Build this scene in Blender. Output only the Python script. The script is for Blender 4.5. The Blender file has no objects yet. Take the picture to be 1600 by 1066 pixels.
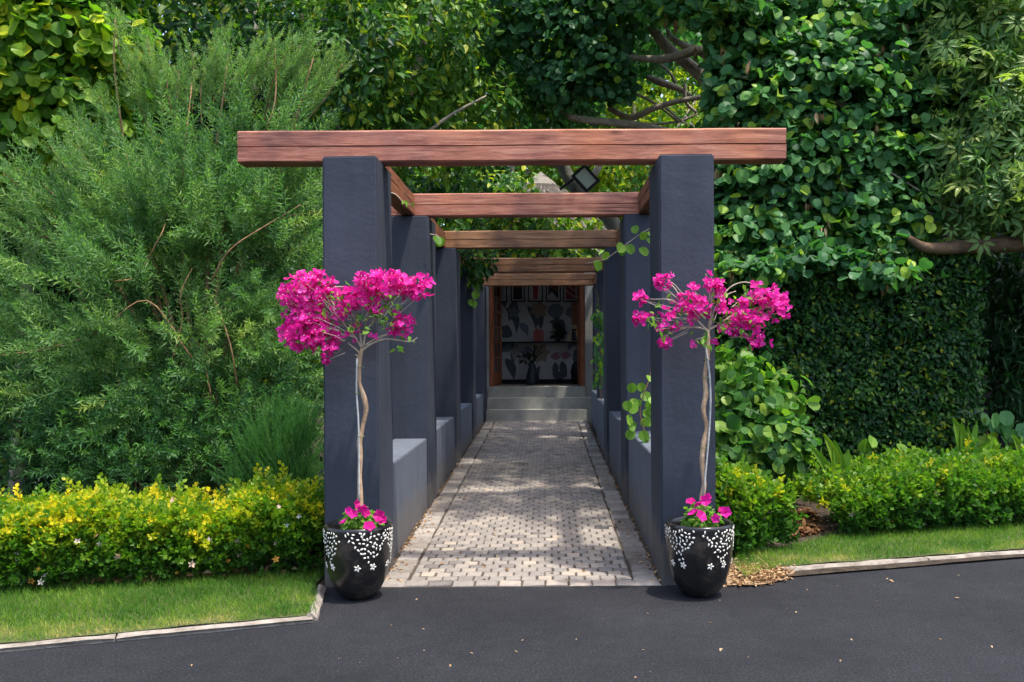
import bpy, bmesh, math, random
import numpy as np
from mathutils import Vector, Matrix, noise as mnoise
random.seed(7); RNG = np.random.default_rng(7)
sc = bpy.context.scene
COL = sc.collection
# ------------------------------------------------------------------ camera
F, CX, CH, VX, VY, ROLL = 1421.0, 0.167, 1.5, 852.0, 548.0, 0.006
cam_d = bpy.data.cameras.new("camera"); cam = bpy.data.objects.new("camera", cam_d); COL.objects.link(cam)
cam_d.sensor_width = 36; cam_d.lens = F * 36 / 1600
cam_d.shift_x = (800 - VX) / 1600; cam_d.shift_y = (VY - 533) / 1600
cam_d.clip_start = .05; cam_d.clip_end = 500
cam.matrix_world = Matrix.Translation((CX, 0, CH)) @ Matrix.Rotation(math.pi / 2, 4, 'X') @ Matrix.Rotation(-ROLL, 4, 'Z')
sc.camera = cam
# ------------------------------------------------------------------ light
SUN = Vector((0.25, -0.17, 0.95)).normalized()            # direction towards the sun
elev = math.asin(SUN.z); azim = math.atan2(SUN.x, SUN.y)
world = bpy.data.worlds.new("World"); sc.world = world; world.use_nodes = True
wn = world.node_tree.nodes; wl = world.node_tree.links
sky = wn.new("ShaderNodeTexSky"); sky.sky_type = 'NISHITA'; sky.sun_disc = False
sky.sun_elevation = elev; sky.sun_rotation = azim; sky.air_density = 1.0; sky.dust_density = 3.0; sky.ozone_density = .7
bg = wn["Background"]; bg.inputs[1].default_value = 0.15
wl.new(sky.outputs[0], bg.inputs[0])
sd = bpy.data.lights.new("sun", 'SUN'); sd.energy = 2.1; sd.angle = math.radians(1.5); sd.color = (1, .93, .82)
sun = bpy.data.objects.new("sun", sd); COL.objects.link(sun); sun.location = (6, 0, 12)
sun.rotation_euler = SUN.to_track_quat('Z', 'Y').to_euler()
sc.view_settings.view_transform = 'Standard'; sc.view_settings.look = 'None'
sc.view_settings.exposure = 1.68; sc.view_settings.gamma = 1; sc.view_settings.use_curve_mapping = False
sc.cycles.max_bounces = 7; sc.cycles.diffuse_bounces = 4; sc.cycles.glossy_bounces = 2; sc.cycles.transmission_bounces = 4
sc.cycles.use_denoising = True; sc.cycles.caustics_reflective = False; sc.cycles.caustics_refractive = False

# ------------------------------------------------------------------ helpers
def W(px, py, d):
    dx, dy = px - VX, py - VY
    x, y = dx - ROLL * dy, dy + ROLL * dx
    return np.array((CX + x * d / F, d, CH - y * d / F))
def G(px, py, z=0.0):                                     # photo pixel -> point at height z
    dx, dy = px - VX, py - VY
    y = dy + ROLL * dx
    return W(px, py, (CH - z) * F / y)
def proj(P):
    d = np.maximum(P[:, 1], .1)
    x = (P[:, 0] - CX) * F / d; y = (CH - P[:, 2]) * F / d
    return VX + x + ROLL * y, VY + y - ROLL * x, d
BASE = {}
def tag(o, label=None, cat=None, group=None, kind=None):
    if label: o["label"] = label
    if cat: o["category"] = cat
    if group: o["group"] = group
    if kind: o["kind"] = kind
    return o
def thing(name, loc, label, cat, group=None):
    o = bpy.data.objects.new(name, None); COL.objects.link(o); o.location = loc
    o.empty_display_size = .1
    BASE[o] = np.array(loc, float)
    return tag(o, label, cat, group)
def base_of(o): return BASE.get(o, np.zeros(3)) if o else np.zeros(3)
def mk(name, V, Fc, mat, parent=None, smooth=False, bevel=0, kind=None, tint=None):
    """one mesh object; V are world coordinates"""
    V = np.asarray(V, float) - base_of(parent)
    me = bpy.data.meshes.new(name); me.from_pydata(V.tolist(), [], [list(f) for f in Fc])
    if bevel:
        bm = bmesh.new(); bm.from_mesh(me)
        es = [e for e in bm.edges if len(e.link_faces) == 2 and e.calc_face_angle(0) > .6]
        bmesh.ops.bevel(bm, geom=es, offset=bevel, segments=2, affect='EDGES', clamp_overlap=True)
        bm.to_mesh(me); bm.free()
    if smooth:
        me.polygons.foreach_set("use_smooth", [True] * len(me.polygons))
    if mat: me.materials.append(mat)
    if tint is not None:
        a = me.attributes.new("tint", 'FLOAT', 'POINT'); a.data.foreach_set("value", np.full(len(me.vertices), tint, np.float32))
    me.update()
    o = bpy.data.objects.new(name, me); COL.objects.link(o)
    if parent: o.parent = parent; BASE[o] = base_of(parent)
    if kind: o["kind"] = kind
    return o
class MB:
    def __init__(s): s.V = []; s.F = []
    def add(s, V, Fc):
        n = len(s.V); s.V += [tuple(v) for v in V]; s.F += [[i + n for i in f] for f in Fc]; return s
    def box(s, x0, x1, y0, y1, z0, z1):
        V = [(x, y, z) for z in (z0, z1) for y in (y0, y1) for x in (x0, x1)]
        return s.add(V, [(0, 2, 3, 1), (4, 5, 7, 6), (0, 1, 5, 4), (2, 6, 7, 3), (0, 4, 6, 2), (1, 3, 7, 5)])
    def tube(s, pts, rad, n=8, sub=4):
        V, Fc = tube(pts, rad, n, sub); return s.add(V, Fc)
    def lathe(s, prof, c, n=40, close=False):
        V = []; m = len(prof)
        for r, z in prof:
            for k in range(n):
                a = 2 * math.pi * k / n; V.append((c[0] + r * math.cos(a), c[1] + r * math.sin(a), c[2] + z))
        Fc = [(i * n + k, i * n + (k + 1) % n, (i + 1) * n + (k + 1) % n, (i + 1) * n + k) for i in range(m - 1) for k in range(n)]
        if close: Fc.append([k for k in range(n)][::-1]); Fc.append([(m - 1) * n + k for k in range(n)])
        return s.add(V, Fc)
    def mk(s, name, mat, parent=None, **k): return mk(name, s.V, s.F, mat, parent, **k)
def catmull(P, sub):
    P = [np.asarray(p, float) for p in P]
    if len(P) < 3 or sub < 2:
        return P
    Q = [2 * P[0] - P[1]] + P + [2 * P[-1] - P[-2]]; out = []
    for i in range(1, len(Q) - 2):
        a, b, c, d = Q[i - 1:i + 3]
        for k in range(sub):
            t = k / sub
            out.append(.5 * ((2 * b) + (c - a) * t + (2 * a - 5 * b + 4 * c - d) * t * t + (3 * b - a - 3 * c + d) * t ** 3))
    return out + [P[-1]]
def tube(pts, rad, n=8, sub=4):
    rp = np.linspace(0, 1, len(pts)); rad = np.atleast_1d(np.asarray(rad, float))
    if len(rad) == 1: rad = np.repeat(rad, len(pts))
    if len(rad) != len(pts): rad = np.interp(rp, np.linspace(0, 1, len(rad)), rad)
    C = catmull(pts, sub); R = np.interp(np.linspace(0, 1, len(C)), rp, rad)
    V = []; up = np.array((.31, .17, .93)); prev = None
    for i, c in enumerate(C):
        t = C[min(i + 1, len(C) - 1)] - C[max(i - 1, 0)]; t = t / (np.linalg.norm(t) + 1e-9)
        if prev is None: a = np.cross(t, up); a = np.cross(t, (1, 0, 0)) if np.linalg.norm(a) < .1 else a
        else: a = prev - t * np.dot(prev, t)
        a = a / (np.linalg.norm(a) + 1e-9); prev = a; b = np.cross(t, a)
        for k in range(n):
            an = 2 * math.pi * k / n
            V.append(c + R[i] * (math.cos(an) * a + math.sin(an) * b))
    m = len(C)
    Fc = [(i * n + k, i * n + (k + 1) % n, (i + 1) * n + (k + 1) % n, (i + 1) * n + k) for i in range(m - 1) for k in range(n)]
    Fc += [list(range(n))[::-1], [(m - 1) * n + k for k in range(n)]]
    return V, Fc

# ------------------------------------------------------------------ materials
def newmat(name):
    m = bpy.data.materials.new(name); m.use_nodes = True
    return m, m.node_tree.nodes, m.node_tree.links, m.node_tree.nodes["Principled BSDF"]
def ramp(nt, stops):
    r = nt.new("ShaderNodeValToRGB"); e = r.color_ramp.elements
    while len(e) < len(stops): e.new(.5)
    for k, (p, c) in enumerate(stops): e[k].position = p; e[k].color = (*c, 1)
    return r
def noisy(name, stops, scale=8, rough=.8, bump=.3, bscale=60, stretch=None, spec=.3, detail=6, coord='Object', bdist=.01, rough2=None):
    m, nt, lk, p = newmat(name)
    tc = nt.new("ShaderNodeTexCoord"); mp = nt.new("ShaderNodeMapping"); lk.new(tc.outputs[coord], mp.inputs[0])
    if stretch: mp.inputs['Scale'].default_value = stretch
    n1 = nt.new("ShaderNodeTexNoise"); n1.inputs['Scale'].default_value = scale; n1.inputs['Detail'].default_value = detail; n1.inputs['Roughness'].default_value = .65
    lk.new(mp.outputs[0], n1.inputs[0])
    r = ramp(nt, stops); lk.new(n1.outputs[0], r.inputs[0]); lk.new(r.outputs[0], p.inputs['Base Color'])
    n2 = nt.new("ShaderNodeTexNoise"); n2.inputs['Scale'].default_value = bscale; n2.inputs['Detail'].default_value = 5
    lk.new(mp.outputs[0], n2.inputs[0])
    b = nt.new("ShaderNodeBump"); b.inputs['Strength'].default_value = bump; b.inputs['Distance'].default_value = bdist
    lk.new(n2.outputs[0], b.inputs['Height']); lk.new(b.outputs[0], p.inputs['Normal'])
    p.inputs['Roughness'].default_value = rough; p.inputs['Specular IOR Level'].default_value = spec
    return m
def plain(name, c, rough=.6, metal=0, spec=.4):
    m, nt, lk, p = newmat(name); p.inputs['Base Color'].default_value = (*c, 1)
    p.inputs['Roughness'].default_value = rough; p.inputs['Metallic'].default_value = metal; p.inputs['Specular IOR Level'].default_value = spec
    return m
def leafmat(name, stops, trans=.35, rough=.45, tboost=(1.15, 1.45, .5), spec=.22):
    """colour by each leaf's own tint; thin leaf lets light through"""
    m, nt, lk, p = newmat(name)
    a = nt.new("ShaderNodeAttribute"); a.attribute_name = "tint"
    r = ramp(nt, stops); lk.new(a.outputs['Fac'], r.inputs[0]); lk.new(r.outputs[0], p.inputs['Base Color'])
    p.inputs['Roughness'].default_value = rough; p.inputs['Specular IOR Level'].default_value = spec
    t = nt.new("ShaderNodeBsdfTranslucent"); mx = nt.new("ShaderNodeMix"); mx.data_type = 'RGBA'; mx.blend_type = 'MULTIPLY'
    mx.inputs[0].default_value = 1; lk.new(r.outputs[0], mx.inputs[6]); mx.inputs[7].default_value = (*tboost, 1)
    lk.new(mx.outputs[2], t.inputs[0])
    ms = nt.new("ShaderNodeMixShader"); ms.inputs[0].default_value = min(.6, trans + .08)
    lk.new(p.outputs[0], ms.inputs[1]); lk.new(t.outputs[0], ms.inputs[2])
    lk.new(ms.outputs[0], nt["Material Output"].inputs[0])
    return m
def tintmat(name, stops, rough=.8, bump=.4, bscale=40, nmix=.35):
    """colour by each piece's own tint, with mottling"""
    m, nt, lk, p = newmat(name)
    a = nt.new("ShaderNodeAttribute"); a.attribute_name = "tint"
    g = nt.new("ShaderNodeNewGeometry"); n = nt.new("ShaderNodeTexNoise"); n.inputs['Scale'].default_value = 22; n.inputs['Detail'].default_value = 6
    lk.new(g.outputs['Position'], n.inputs[0])
    ma = nt.new("ShaderNodeMath"); ma.operation = 'MULTIPLY_ADD'; lk.new(n.outputs[0], ma.inputs[0]); ma.inputs[1].default_value = nmix * 2
    s = nt.new("ShaderNodeMath"); s.operation = 'SUBTRACT'; lk.new(a.outputs['Fac'], s.inputs[0]); s.inputs[1].default_value = nmix
    lk.new(s.outputs[0], ma.inputs[2])
    r = ramp(nt, stops); lk.new(ma.outputs[0], r.inputs[0]); lk.new(r.outputs[0], p.inputs['Base Color'])
    n2 = nt.new("ShaderNodeTexNoise"); n2.inputs['Scale'].default_value = bscale; n2.inputs['Detail'].default_value = 6; lk.new(g.outputs['Position'], n2.inputs[0])
    b = nt.new("ShaderNodeBump"); b.inputs['Strength'].default_value = bump; b.inputs['Distance'].default_value = .01
    lk.new(n2.outputs[0], b.inputs['Height']); lk.new(b.outputs[0], p.inputs['Normal']); p.inputs['Roughness'].default_value = rough
    return m
def woodmat(name, dark, mid, light, axis):
    m, nt, lk, p = newmat(name)
    g = nt.new("ShaderNodeNewGeometry"); mp = nt.new("ShaderNodeMapping"); lk.new(g.outputs['Position'], mp.inputs[0])
    mp.inputs['Scale'].default_value = (1.2, 14, 14) if axis == 'x' else (14, 1.2, 14)
    n = nt.new("ShaderNodeTexNoise"); n.inputs['Scale'].default_value = 2.6; n.inputs['Detail'].default_value = 9; n.inputs['Roughness'].default_value = .7; n.inputs['Distortion'].default_value = .6
    lk.new(mp.outputs[0], n.inputs[0])
    n2 = nt.new("ShaderNodeTexNoise"); n2.inputs['Scale'].default_value = 2.2; n2.inputs['Detail'].default_value = 4; lk.new(g.outputs['Position'], n2.inputs[0])
    r = ramp(nt, [(.28, dark), (.5, mid), (.72, light)]); lk.new(n.outputs[0], r.inputs[0])
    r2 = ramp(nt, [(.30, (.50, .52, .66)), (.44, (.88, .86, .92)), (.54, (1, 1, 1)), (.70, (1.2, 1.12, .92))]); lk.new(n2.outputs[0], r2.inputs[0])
    mx = nt.new("ShaderNodeMix"); mx.data_type = 'RGBA'; mx.blend_type = 'MULTIPLY'; mx.inputs[0].default_value = 1.0
    lk.new(r.outputs[0], mx.inputs[6]); lk.new(r2.outputs[0], mx.inputs[7]); lk.new(mx.outputs[2], p.inputs['Base Color'])
    # long drying cracks
    mp2 = nt.new("ShaderNodeMapping"); lk.new(g.outputs['Position'], mp2.inputs[0]); mp2.inputs['Scale'].default_value = (.8, 20, 30) if axis == 'x' else (20, .8, 30)
    n3 = nt.new("ShaderNodeTexNoise"); n3.inputs['Scale'].default_value = 1.6; n3.inputs['Detail'].default_value = 3; lk.new(mp2.outputs[0], n3.inputs[0])
    r3 = ramp(nt, [(.30, (0, 0, 0)), (.36, (1, 1, 1))]); lk.new(n3.outputs[0], r3.inputs[0])
    mx2 = nt.new("ShaderNodeMix"); mx2.data_type = 'RGBA'; mx2.blend_type = 'MULTIPLY'; mx2.inputs[0].default_value = .7
    lk.new(mx.outputs[2], mx2.inputs[6]); lk.new(r3.outputs[0], mx2.inputs[7]); lk.new(mx2.outputs[2], p.inputs['Base Color'])
    mp3 = nt.new("ShaderNodeMapping"); lk.new(g.outputs['Position'], mp3.inputs[0]); mp3.inputs['Scale'].default_value = (1.6, 6, 6) if axis == 'x' else (6, 1.6, 6)
    vk = nt.new("ShaderNodeTexVoronoi"); vk.inputs['Scale'].default_value = 1.5; lk.new(mp3.outputs[0], vk.inputs[0])
    r6 = ramp(nt, [(.04, (.25, .2, .2)), (.10, (.7, .66, .64)), (.17, (1, 1, 1))]); lk.new(vk.outputs['Distance'], r6.inputs[0])
    mx3 = nt.new("ShaderNodeMix"); mx3.data_type = 'RGBA'; mx3.blend_type = 'MULTIPLY'; mx3.inputs[0].default_value = .9
    lk.new(mx2.outputs[2], mx3.inputs[6]); lk.new(r6.outputs[0], mx3.inputs[7]); lk.new(mx3.outputs[2], p.inputs['Base Color'])
    b = nt.new("ShaderNodeBump"); b.inputs['Strength'].default_value = .5; b.inputs['Distance'].default_value = .006
    ad = nt.new("ShaderNodeMath"); ad.operation = 'ADD'; lk.new(n.outputs[0], ad.inputs[0]); lk.new(r3.outputs[0], ad.inputs[1])
    lk.new(ad.outputs[0], b.inputs['Height']); lk.new(b.outputs[0], p.inputs['Normal'])
    p.inputs['Roughness'].default_value = .62; p.inputs['Specular IOR Level'].default_value = .3
    return m

M = {}
def plaster(name, c, bump=.55):
    m, nt, lk, p = newmat(name)
    g = nt.new("ShaderNodeNewGeometry")
    n = nt.new("ShaderNodeTexNoise"); n.inputs['Scale'].default_value = 2.3; n.inputs['Detail'].default_value = 8; n.inputs['Roughness'].default_value = .7
    lk.new(g.outputs['Position'], n.inputs[0])
    r = ramp(nt, [(.3, tuple(v * .8 for v in c)), (.55, c), (.75, tuple(v * 1.22 for v in c))]); lk.new(n.outputs[0], r.inputs[0])
    # dust splashed on the lowest part
    sx = nt.new("ShaderNodeSeparateXYZ"); lk.new(g.outputs['Position'], sx.inputs[0])
    n4 = nt.new("ShaderNodeTexNoise"); n4.inputs['Scale'].default_value = 6; n4.inputs['Detail'].default_value = 6; lk.new(g.outputs['Position'], n4.inputs[0])
    ma = nt.new("ShaderNodeMath"); ma.operation = 'MULTIPLY_ADD'; lk.new(n4.outputs[0], ma.inputs[0]); ma.inputs[1].default_value = -.5; lk.new(sx.outputs[2], ma.inputs[2])
    r5 = ramp(nt, [(0.0, (.55, .55, .55)), (.12, (0, 0, 0))]); lk.new(ma.outputs[0], r5.inputs[0])
    mx = nt.new("ShaderNodeMix"); mx.data_type = 'RGBA'; lk.new(r5.outputs[0], mx.inputs[0]); lk.new(r.outputs[0], mx.inputs[6]); mx.inputs[7].default_value = (.13, .11, .09, 1)
    mps = nt.new("ShaderNodeMapping"); mps.inputs['Scale'].default_value = (5, 5, .45); lk.new(g.outputs['Position'], mps.inputs[0])
    ns = nt.new("ShaderNodeTexNoise"); ns.inputs['Scale'].default_value = 1.6; ns.inputs['Detail'].default_value = 6; lk.new(mps.outputs[0], ns.inputs[0])
    rs = ramp(nt, [(.32, (.88, .88, .89)), (.5, (1, 1, 1)), (.72, (1.09, 1.085, 1.08))]); lk.new(ns.outputs[0], rs.inputs[0])
    mxs = nt.new("ShaderNodeMix"); mxs.data_type = 'RGBA'; mxs.blend_type = 'MULTIPLY'; mxs.inputs[0].default_value = 1
    lk.new(mx.outputs[2], mxs.inputs[6]); lk.new(rs.outputs[0], mxs.inputs[7]); lk.new(mxs.outputs[2], p.inputs['Base Color'])
    n2 = nt.new("ShaderNodeTexNoise"); n2.inputs['Scale'].default_value = 38; n2.inputs['Detail'].default_value = 6; lk.new(g.outputs['Position'], n2.inputs[0])
    v = nt.new("ShaderNodeTexVoronoi"); v.inputs['Scale'].default_value = 17; lk.new(g.outputs['Position'], v.inputs[0])
    r3 = ramp(nt, [(.03, (0, 0, 0)), (.10, (1, 1, 1))]); lk.new(v.outputs['Distance'], r3.inputs[0])
    ad = nt.new("ShaderNodeMath"); ad.operation = 'ADD'; lk.new(n2.outputs[0], ad.inputs[0]); lk.new(r3.outputs[0], ad.inputs[1])
    b = nt.new("ShaderNodeBump"); b.inputs['Strength'].default_value = bump; b.inputs['Distance'].default_value = .006
    lk.new(ad.outputs[0], b.inputs['Height']); lk.new(b.outputs[0], p.inputs['Normal'])
    p.inputs['Roughness'].default_value = .72; p.inputs['Specular IOR Level'].default_value = .3
    return m
M['pillar'] = plaster("charcoal_plaster", (.031, .0375, .054), .3)
M['lowwall'] = plaster("grey_plaster", (.10, .115, .145), .2)
M['red_wood_x'] = woodmat("red_stained_timber", (.13, .045, .028), (.35, .13, .08), (.54, .26, .165), 'x')  # red stain; the front timber's sunlit look is put into its brighter tone
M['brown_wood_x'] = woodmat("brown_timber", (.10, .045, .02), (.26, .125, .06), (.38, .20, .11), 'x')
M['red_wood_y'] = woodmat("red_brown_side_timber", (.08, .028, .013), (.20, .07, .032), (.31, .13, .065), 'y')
M['cobble'] = tintmat("cobble_stone", [(.0, (.105, .093, .085)), (.35, (.175, .157, .143)), (.7, (.24, .21, .18)), (1, (.33, .27, .215))], rough=.85)
M['edge'] = tintmat("edge_stone", [(.0, (.11, .088, .07)), (.4, (.19, .168, .148)), (.75, (.26, .235, .21)), (1, (.35, .305, .265))], rough=.88)
M['joint'] = noisy("sandy_joint", [(.3, (.025, .02, .016)), (.7, (.09, .07, .05))], 30, .95)
M['kerb'] = noisy("kerb_concrete", [(.25, (.10, .08, .065)), (.5, (.23, .20, .17)), (.75, (.35, .315, .28))], 9, .9, .7, 45, bdist=.012)
M['soil'] = noisy("dark_soil", [(.3, (.012, .009, .006)), (.6, (.05, .035, .023)), (.8, (.09, .065, .04))], 14, .95, .9, 40, bdist=.03)
M['turfbase'] = noisy("turf_soil", [(.3, (.03, .05, .012)), (.7, (.08, .09, .03))], 12, .95)
M['bark_tan'] = noisy("tan_bark", [(.3, (.20, .125, .075)), (.55, (.40, .27, .165)), (.75, (.55, .42, .29))], 30, .8, .8, 70, stretch=(1, 1, .35))
M['bark_grey'] = noisy("grey_bark", [(.3, (.14, .12, .09)), (.6, (.32, .28, .21)), (.8, (.46, .42, .33))], 12, .85, .8, 40)
M['bark_dark'] = noisy("dark_grey_bark", [(.3, (.04, .04, .03)), (.6, (.10, .10, .075)), (.8, (.17, .165, .12))], 12, .85, .8, 40)  # darker grey-green bark, for the grey tree's trunk
M['twig'] = noisy("brown_twig", [(.3, (.13, .07, .032)), (.7, (.30, .18, .09))], 20, .8)
M['twig_pale'] = noisy("pale_twig", [(.3, (.26, .21, .15)), (.7, (.46, .40, .31))], 25, .8)
M['glaze'] = noisy("black_glaze", [(.36, (.006, .006, .007)), (.54, (.013, .012, .012)), (.74, (.065, .052, .042))], 6, .24, .3, 9, spec=.55, bdist=.006)
M['petal_white'] = plain("white_relief_paint", (.72, .68, .60), .5)
M['potsoil'] = noisy("potting_soil", [(.3, (.03, .02, .013)), (.7, (.14, .095, .06))], 40, .95, 1, 60)
M['stake'] = noisy("grey_cane", [(.3, (.25, .25, .24)), (.7, (.5, .5, .48))], 15, .5)
M['step'] = noisy("grey_screed", [(.3, (.21, .21, .185)), (.6, (.30, .295, .26)), (.8, (.37, .355, .31))], 5, .8, .3, 60)
M['housewall'] = noisy("beige_grey_wall_paint", [(.3, (.17, .175, .165)), (.7, (.23, .23, .215))], 4, .8, .3, 60)
M['paper'] = noisy("pale_wallpaper", [(.3, (.34, .34, .36)), (.7, (.46, .46, .46))], 3, .9, .05)
M['doorwood'] = noisy("red_brown_door_wood", [(.3, (.13, .035, .014)), (.55, (.24, .075, .03)), (.8, (.33, .12, .055))], 10, .4, .2, 40, stretch=(6, 6, .6))
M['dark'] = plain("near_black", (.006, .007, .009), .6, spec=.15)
M['floor'] = noisy("pale_floor_screed", [(.3, (.24, .22, .18)), (.7, (.33, .30, .25))], 6, .5, .1)
M['thatch'] = noisy("grey_thatch", [(.3, (.03, .026, .022)), (.55, (.085, .072, .058)), (.8, (.17, .15, .125))], 14, .95, 1, 60, stretch=(3, 3, .5), bdist=.03)
M['cap'] = noisy("ridge_mortar", [(.3, (.12, .105, .085)), (.7, (.21, .19, .155))], 6, .9, .5, 30)

# ------------------------------------------------------------------ leaf machinery
def T_round():
    h = [(.30, .06), (.50, .36), (.42, .74), (.18, .95)]
    V = [(0, .0, 0)] + [(x, y, .10 * x * 2) for x, y in h] + [(0, .98, -.05)] + [(-x, y, .10 * x * 2) for x, y in h[::-1]] + [(0, .48, -.03)]
    n = len(V) - 1
    return np.array(V), [(n, k, (k + 1) % n) for k in range(n)]
def T_cup(fold=.5, skew=.05, droop=-.2):
    h = [(.27, .05), (.47, .33), (.43, .70), (.22, .93)]
    V = [(0, 0, 0)] + [(x + skew * y, y, fold * x + droop * y * y) for x, y in h] + [(skew, .90, droop)] + [(-x + skew * y, y, fold * .7 * x + droop * y * y) for x, y in h[::-1]] + [(skew * .5, .46, droop * .2)]
    n = len(V) - 1
    return np.array(V), [(n, k, (k + 1) % n) for k in range(n)]
def T_ovate(w=.27, curl=-.12):
    h = [(w * .75, .18), (w, .42), (w * .6, .76)]
    V = [(0, 0, 0)] + [(x, y, .35 * x + curl * y * y) for x, y in h] + [(0, 1, curl)] + [(-x, y, .35 * x + curl * y * y) for x, y in h[::-1]] + [(0, .45, curl * .2)]
    n = len(V) - 1
    return np.array(V), [(n, k, (k + 1) % n) for k in range(n)]
def T_small(w=.30):
    V = [(0, 0, 0), (w, .45, .09), (0, 1, -.05), (-w, .45, .09)]
    return np.array(V), [(0, 1, 2), (0, 2, 3)]
def T_blade():
    V = [(-.035, 0, 0), (.035, 0, 0), (-.028, .5, .06), (.028, .5, .06), (0, 1, .28)]
    return np.array(V), [(0, 1, 3), (0, 3, 2), (2, 3, 4)]
def rot_to(dirs, nrm):
    y = dirs / (np.linalg.norm(dirs, axis=1, keepdims=True) + 1e-9)
    z = nrm - y * (nrm * y).sum(1, keepdims=True); z /= (np.linalg.norm(z, axis=1, keepdims=True) + 1e-9)
    x = np.cross(y, z)
    return np.stack([x, y, z], axis=2)
def T_sprig(n=34, length=.17, w=.011, ang=.75, seed=0, stem=True, droop=.12):
    r = np.random.default_rng(seed); V = []; Fc = []
    bend = r.uniform(-.15, .15, 2)
    def ax(t): return np.array((bend[0] * t * t, t, bend[1] * t * t))
    for k in range(n):
        t = .08 + .92 * k / (n - 1); a = k * 2.4 + r.uniform(-.4, .4)
        o = ax(t); an = ang * r.uniform(.7, 1.25) * (1 - .45 * max(0, t - .7) / .3)
        d = np.array((math.cos(a) * math.sin(an), math.cos(an), math.sin(a) * math.sin(an)))
        s = np.cross(d, (r.normal(), r.normal(), r.normal())); s /= np.linalg.norm(s) + 1e-9
        L = length * r.uniform(.7, 1.2) * (1 - .45 * t); b = len(V)
        tipd = np.array((0, 0, -droop * L * r.uniform(-.6, 1.4)))
        V += [o, o + d * L * .5 + s * w, o + d * L + tipd, o + d * L * .5 - s * w]
        Fc += [(b, b + 1, b + 2), (b, b + 2, b + 3)]
    if stem:
        b = len(V); m = 5
        for i in range(m):
            o = ax(i / (m - 1)); rr = .010 * (1 - .7 * i / (m - 1))
            for k in range(3): V.append(o + np.array((math.cos(k * 2.094) * rr, 0, math.sin(k * 2.094) * rr)))
        for i in range(m - 1):
            for k in range(3):
                p, q = b + i * 3 + k, b + i * 3 + (k + 1) % 3
                Fc += [(p, q, q + 3), (p, q + 3, p + 3)]
    return np.array(V), Fc
SETS = []
def addset(root, piece, T, P, R, S, tint, mat, n_ind=300, mass="foliage", parent=None):
    SETS.append(dict(root=root, piece=piece, T=T, P=np.asarray(P, float), R=R, S=np.asarray(S, float), tint=np.clip(tint, 0, 1), mat=mat, n=n_ind, mass=mass, parent=parent or root))
def unit(n): v = RNG.normal(size=(n, 3)); return v / np.linalg.norm(v, axis=1, keepdims=True)
def crown_pts(blobs, n, per=14, crad=(.10, .26), fill=.25, flat=(1, 1, 1)):
    """leaf positions gathered in clumps on and inside ellipsoids; returns P, outward"""
    C = []; A = []
    for b in blobs:
        px, py, d, rx, ry, rd = b[:6]; w = b[6] if len(b) > 6 else 1
        k = d / F; C.append((W(px, py, d), np.array((rx * k, rd, ry * k)))); A.append((rx * k) * (ry * k) ** 1 * w + .2 * w * rd * (rx * k))
    A = np.array(A) / sum(A); P = []; O = []
    for (c, r), a in zip(C, A):
        m = max(1, int(n * a / per)); u = unit(m)
        rr = np.where(RNG.random(m) < fill, RNG.uniform(.3, .85, m), RNG.uniform(.84, 1.1, m))
        cc = c + u * r * rr[:, None]
        rad = RNG.uniform(*crad, m)
        v = unit(m * per) * (RNG.random(m * per) ** .4)[:, None]
        p = np.repeat(cc, per, 0) + v * np.array(flat) * np.repeat(rad, per)[:, None]
        on = u / r; on /= np.linalg.norm(on, axis=1, keepdims=True)
        P.append(p); O.append(np.repeat(on, per, 0) * .7 + v * .5)
    return np.concatenate(P), np.concatenate(O)
def leaf_frames(O, up=.5, rnd=.55, down=.6):
    n = len(O)
    nr = O + np.array((0, -.12, up)) + unit(n) * rnd
    d = unit(n) * .8 + O * .5 + np.array((0, 0, -down))
    return rot_to(d, nr)
def crown(root, blobs, n, size, T, mat, piece="leaf", n_ind=300, tint=(.15, .75), up=.5, rnd=.55, down=.6, per=14, crad=(.10, .26), fill=.25, young=.06, keep=None, flat=(1, 1, 1)):
    P, O = crown_pts(blobs, n, per, crad, fill, flat)
    cl = np.repeat(RNG.uniform(*tint, len(P) // per + 1), per)[:len(P)]
    if keep is not None:
        k = keep(P); P, O, cl = P[k], O[k], cl[k]
    t = cl + RNG.normal(0, .10, len(P)); y = RNG.random(len(P)) < young; t[y] = RNG.uniform(.85, 1, y.sum())
    T = T if isinstance(T, list) else [T]; R = leaf_frames(O, up, rnd, down); S = RNG.uniform(*size, len(P)) * RNG.choice((.62, .85, 1, 1, 1.12), len(P)); w = RNG.integers(0, len(T), len(P))
    for v in range(len(T)): k = w == v; addset(root, piece, T[v], P[k], R[k], S[k], t[k], mat, n_ind // len(T))
    return P
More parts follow.
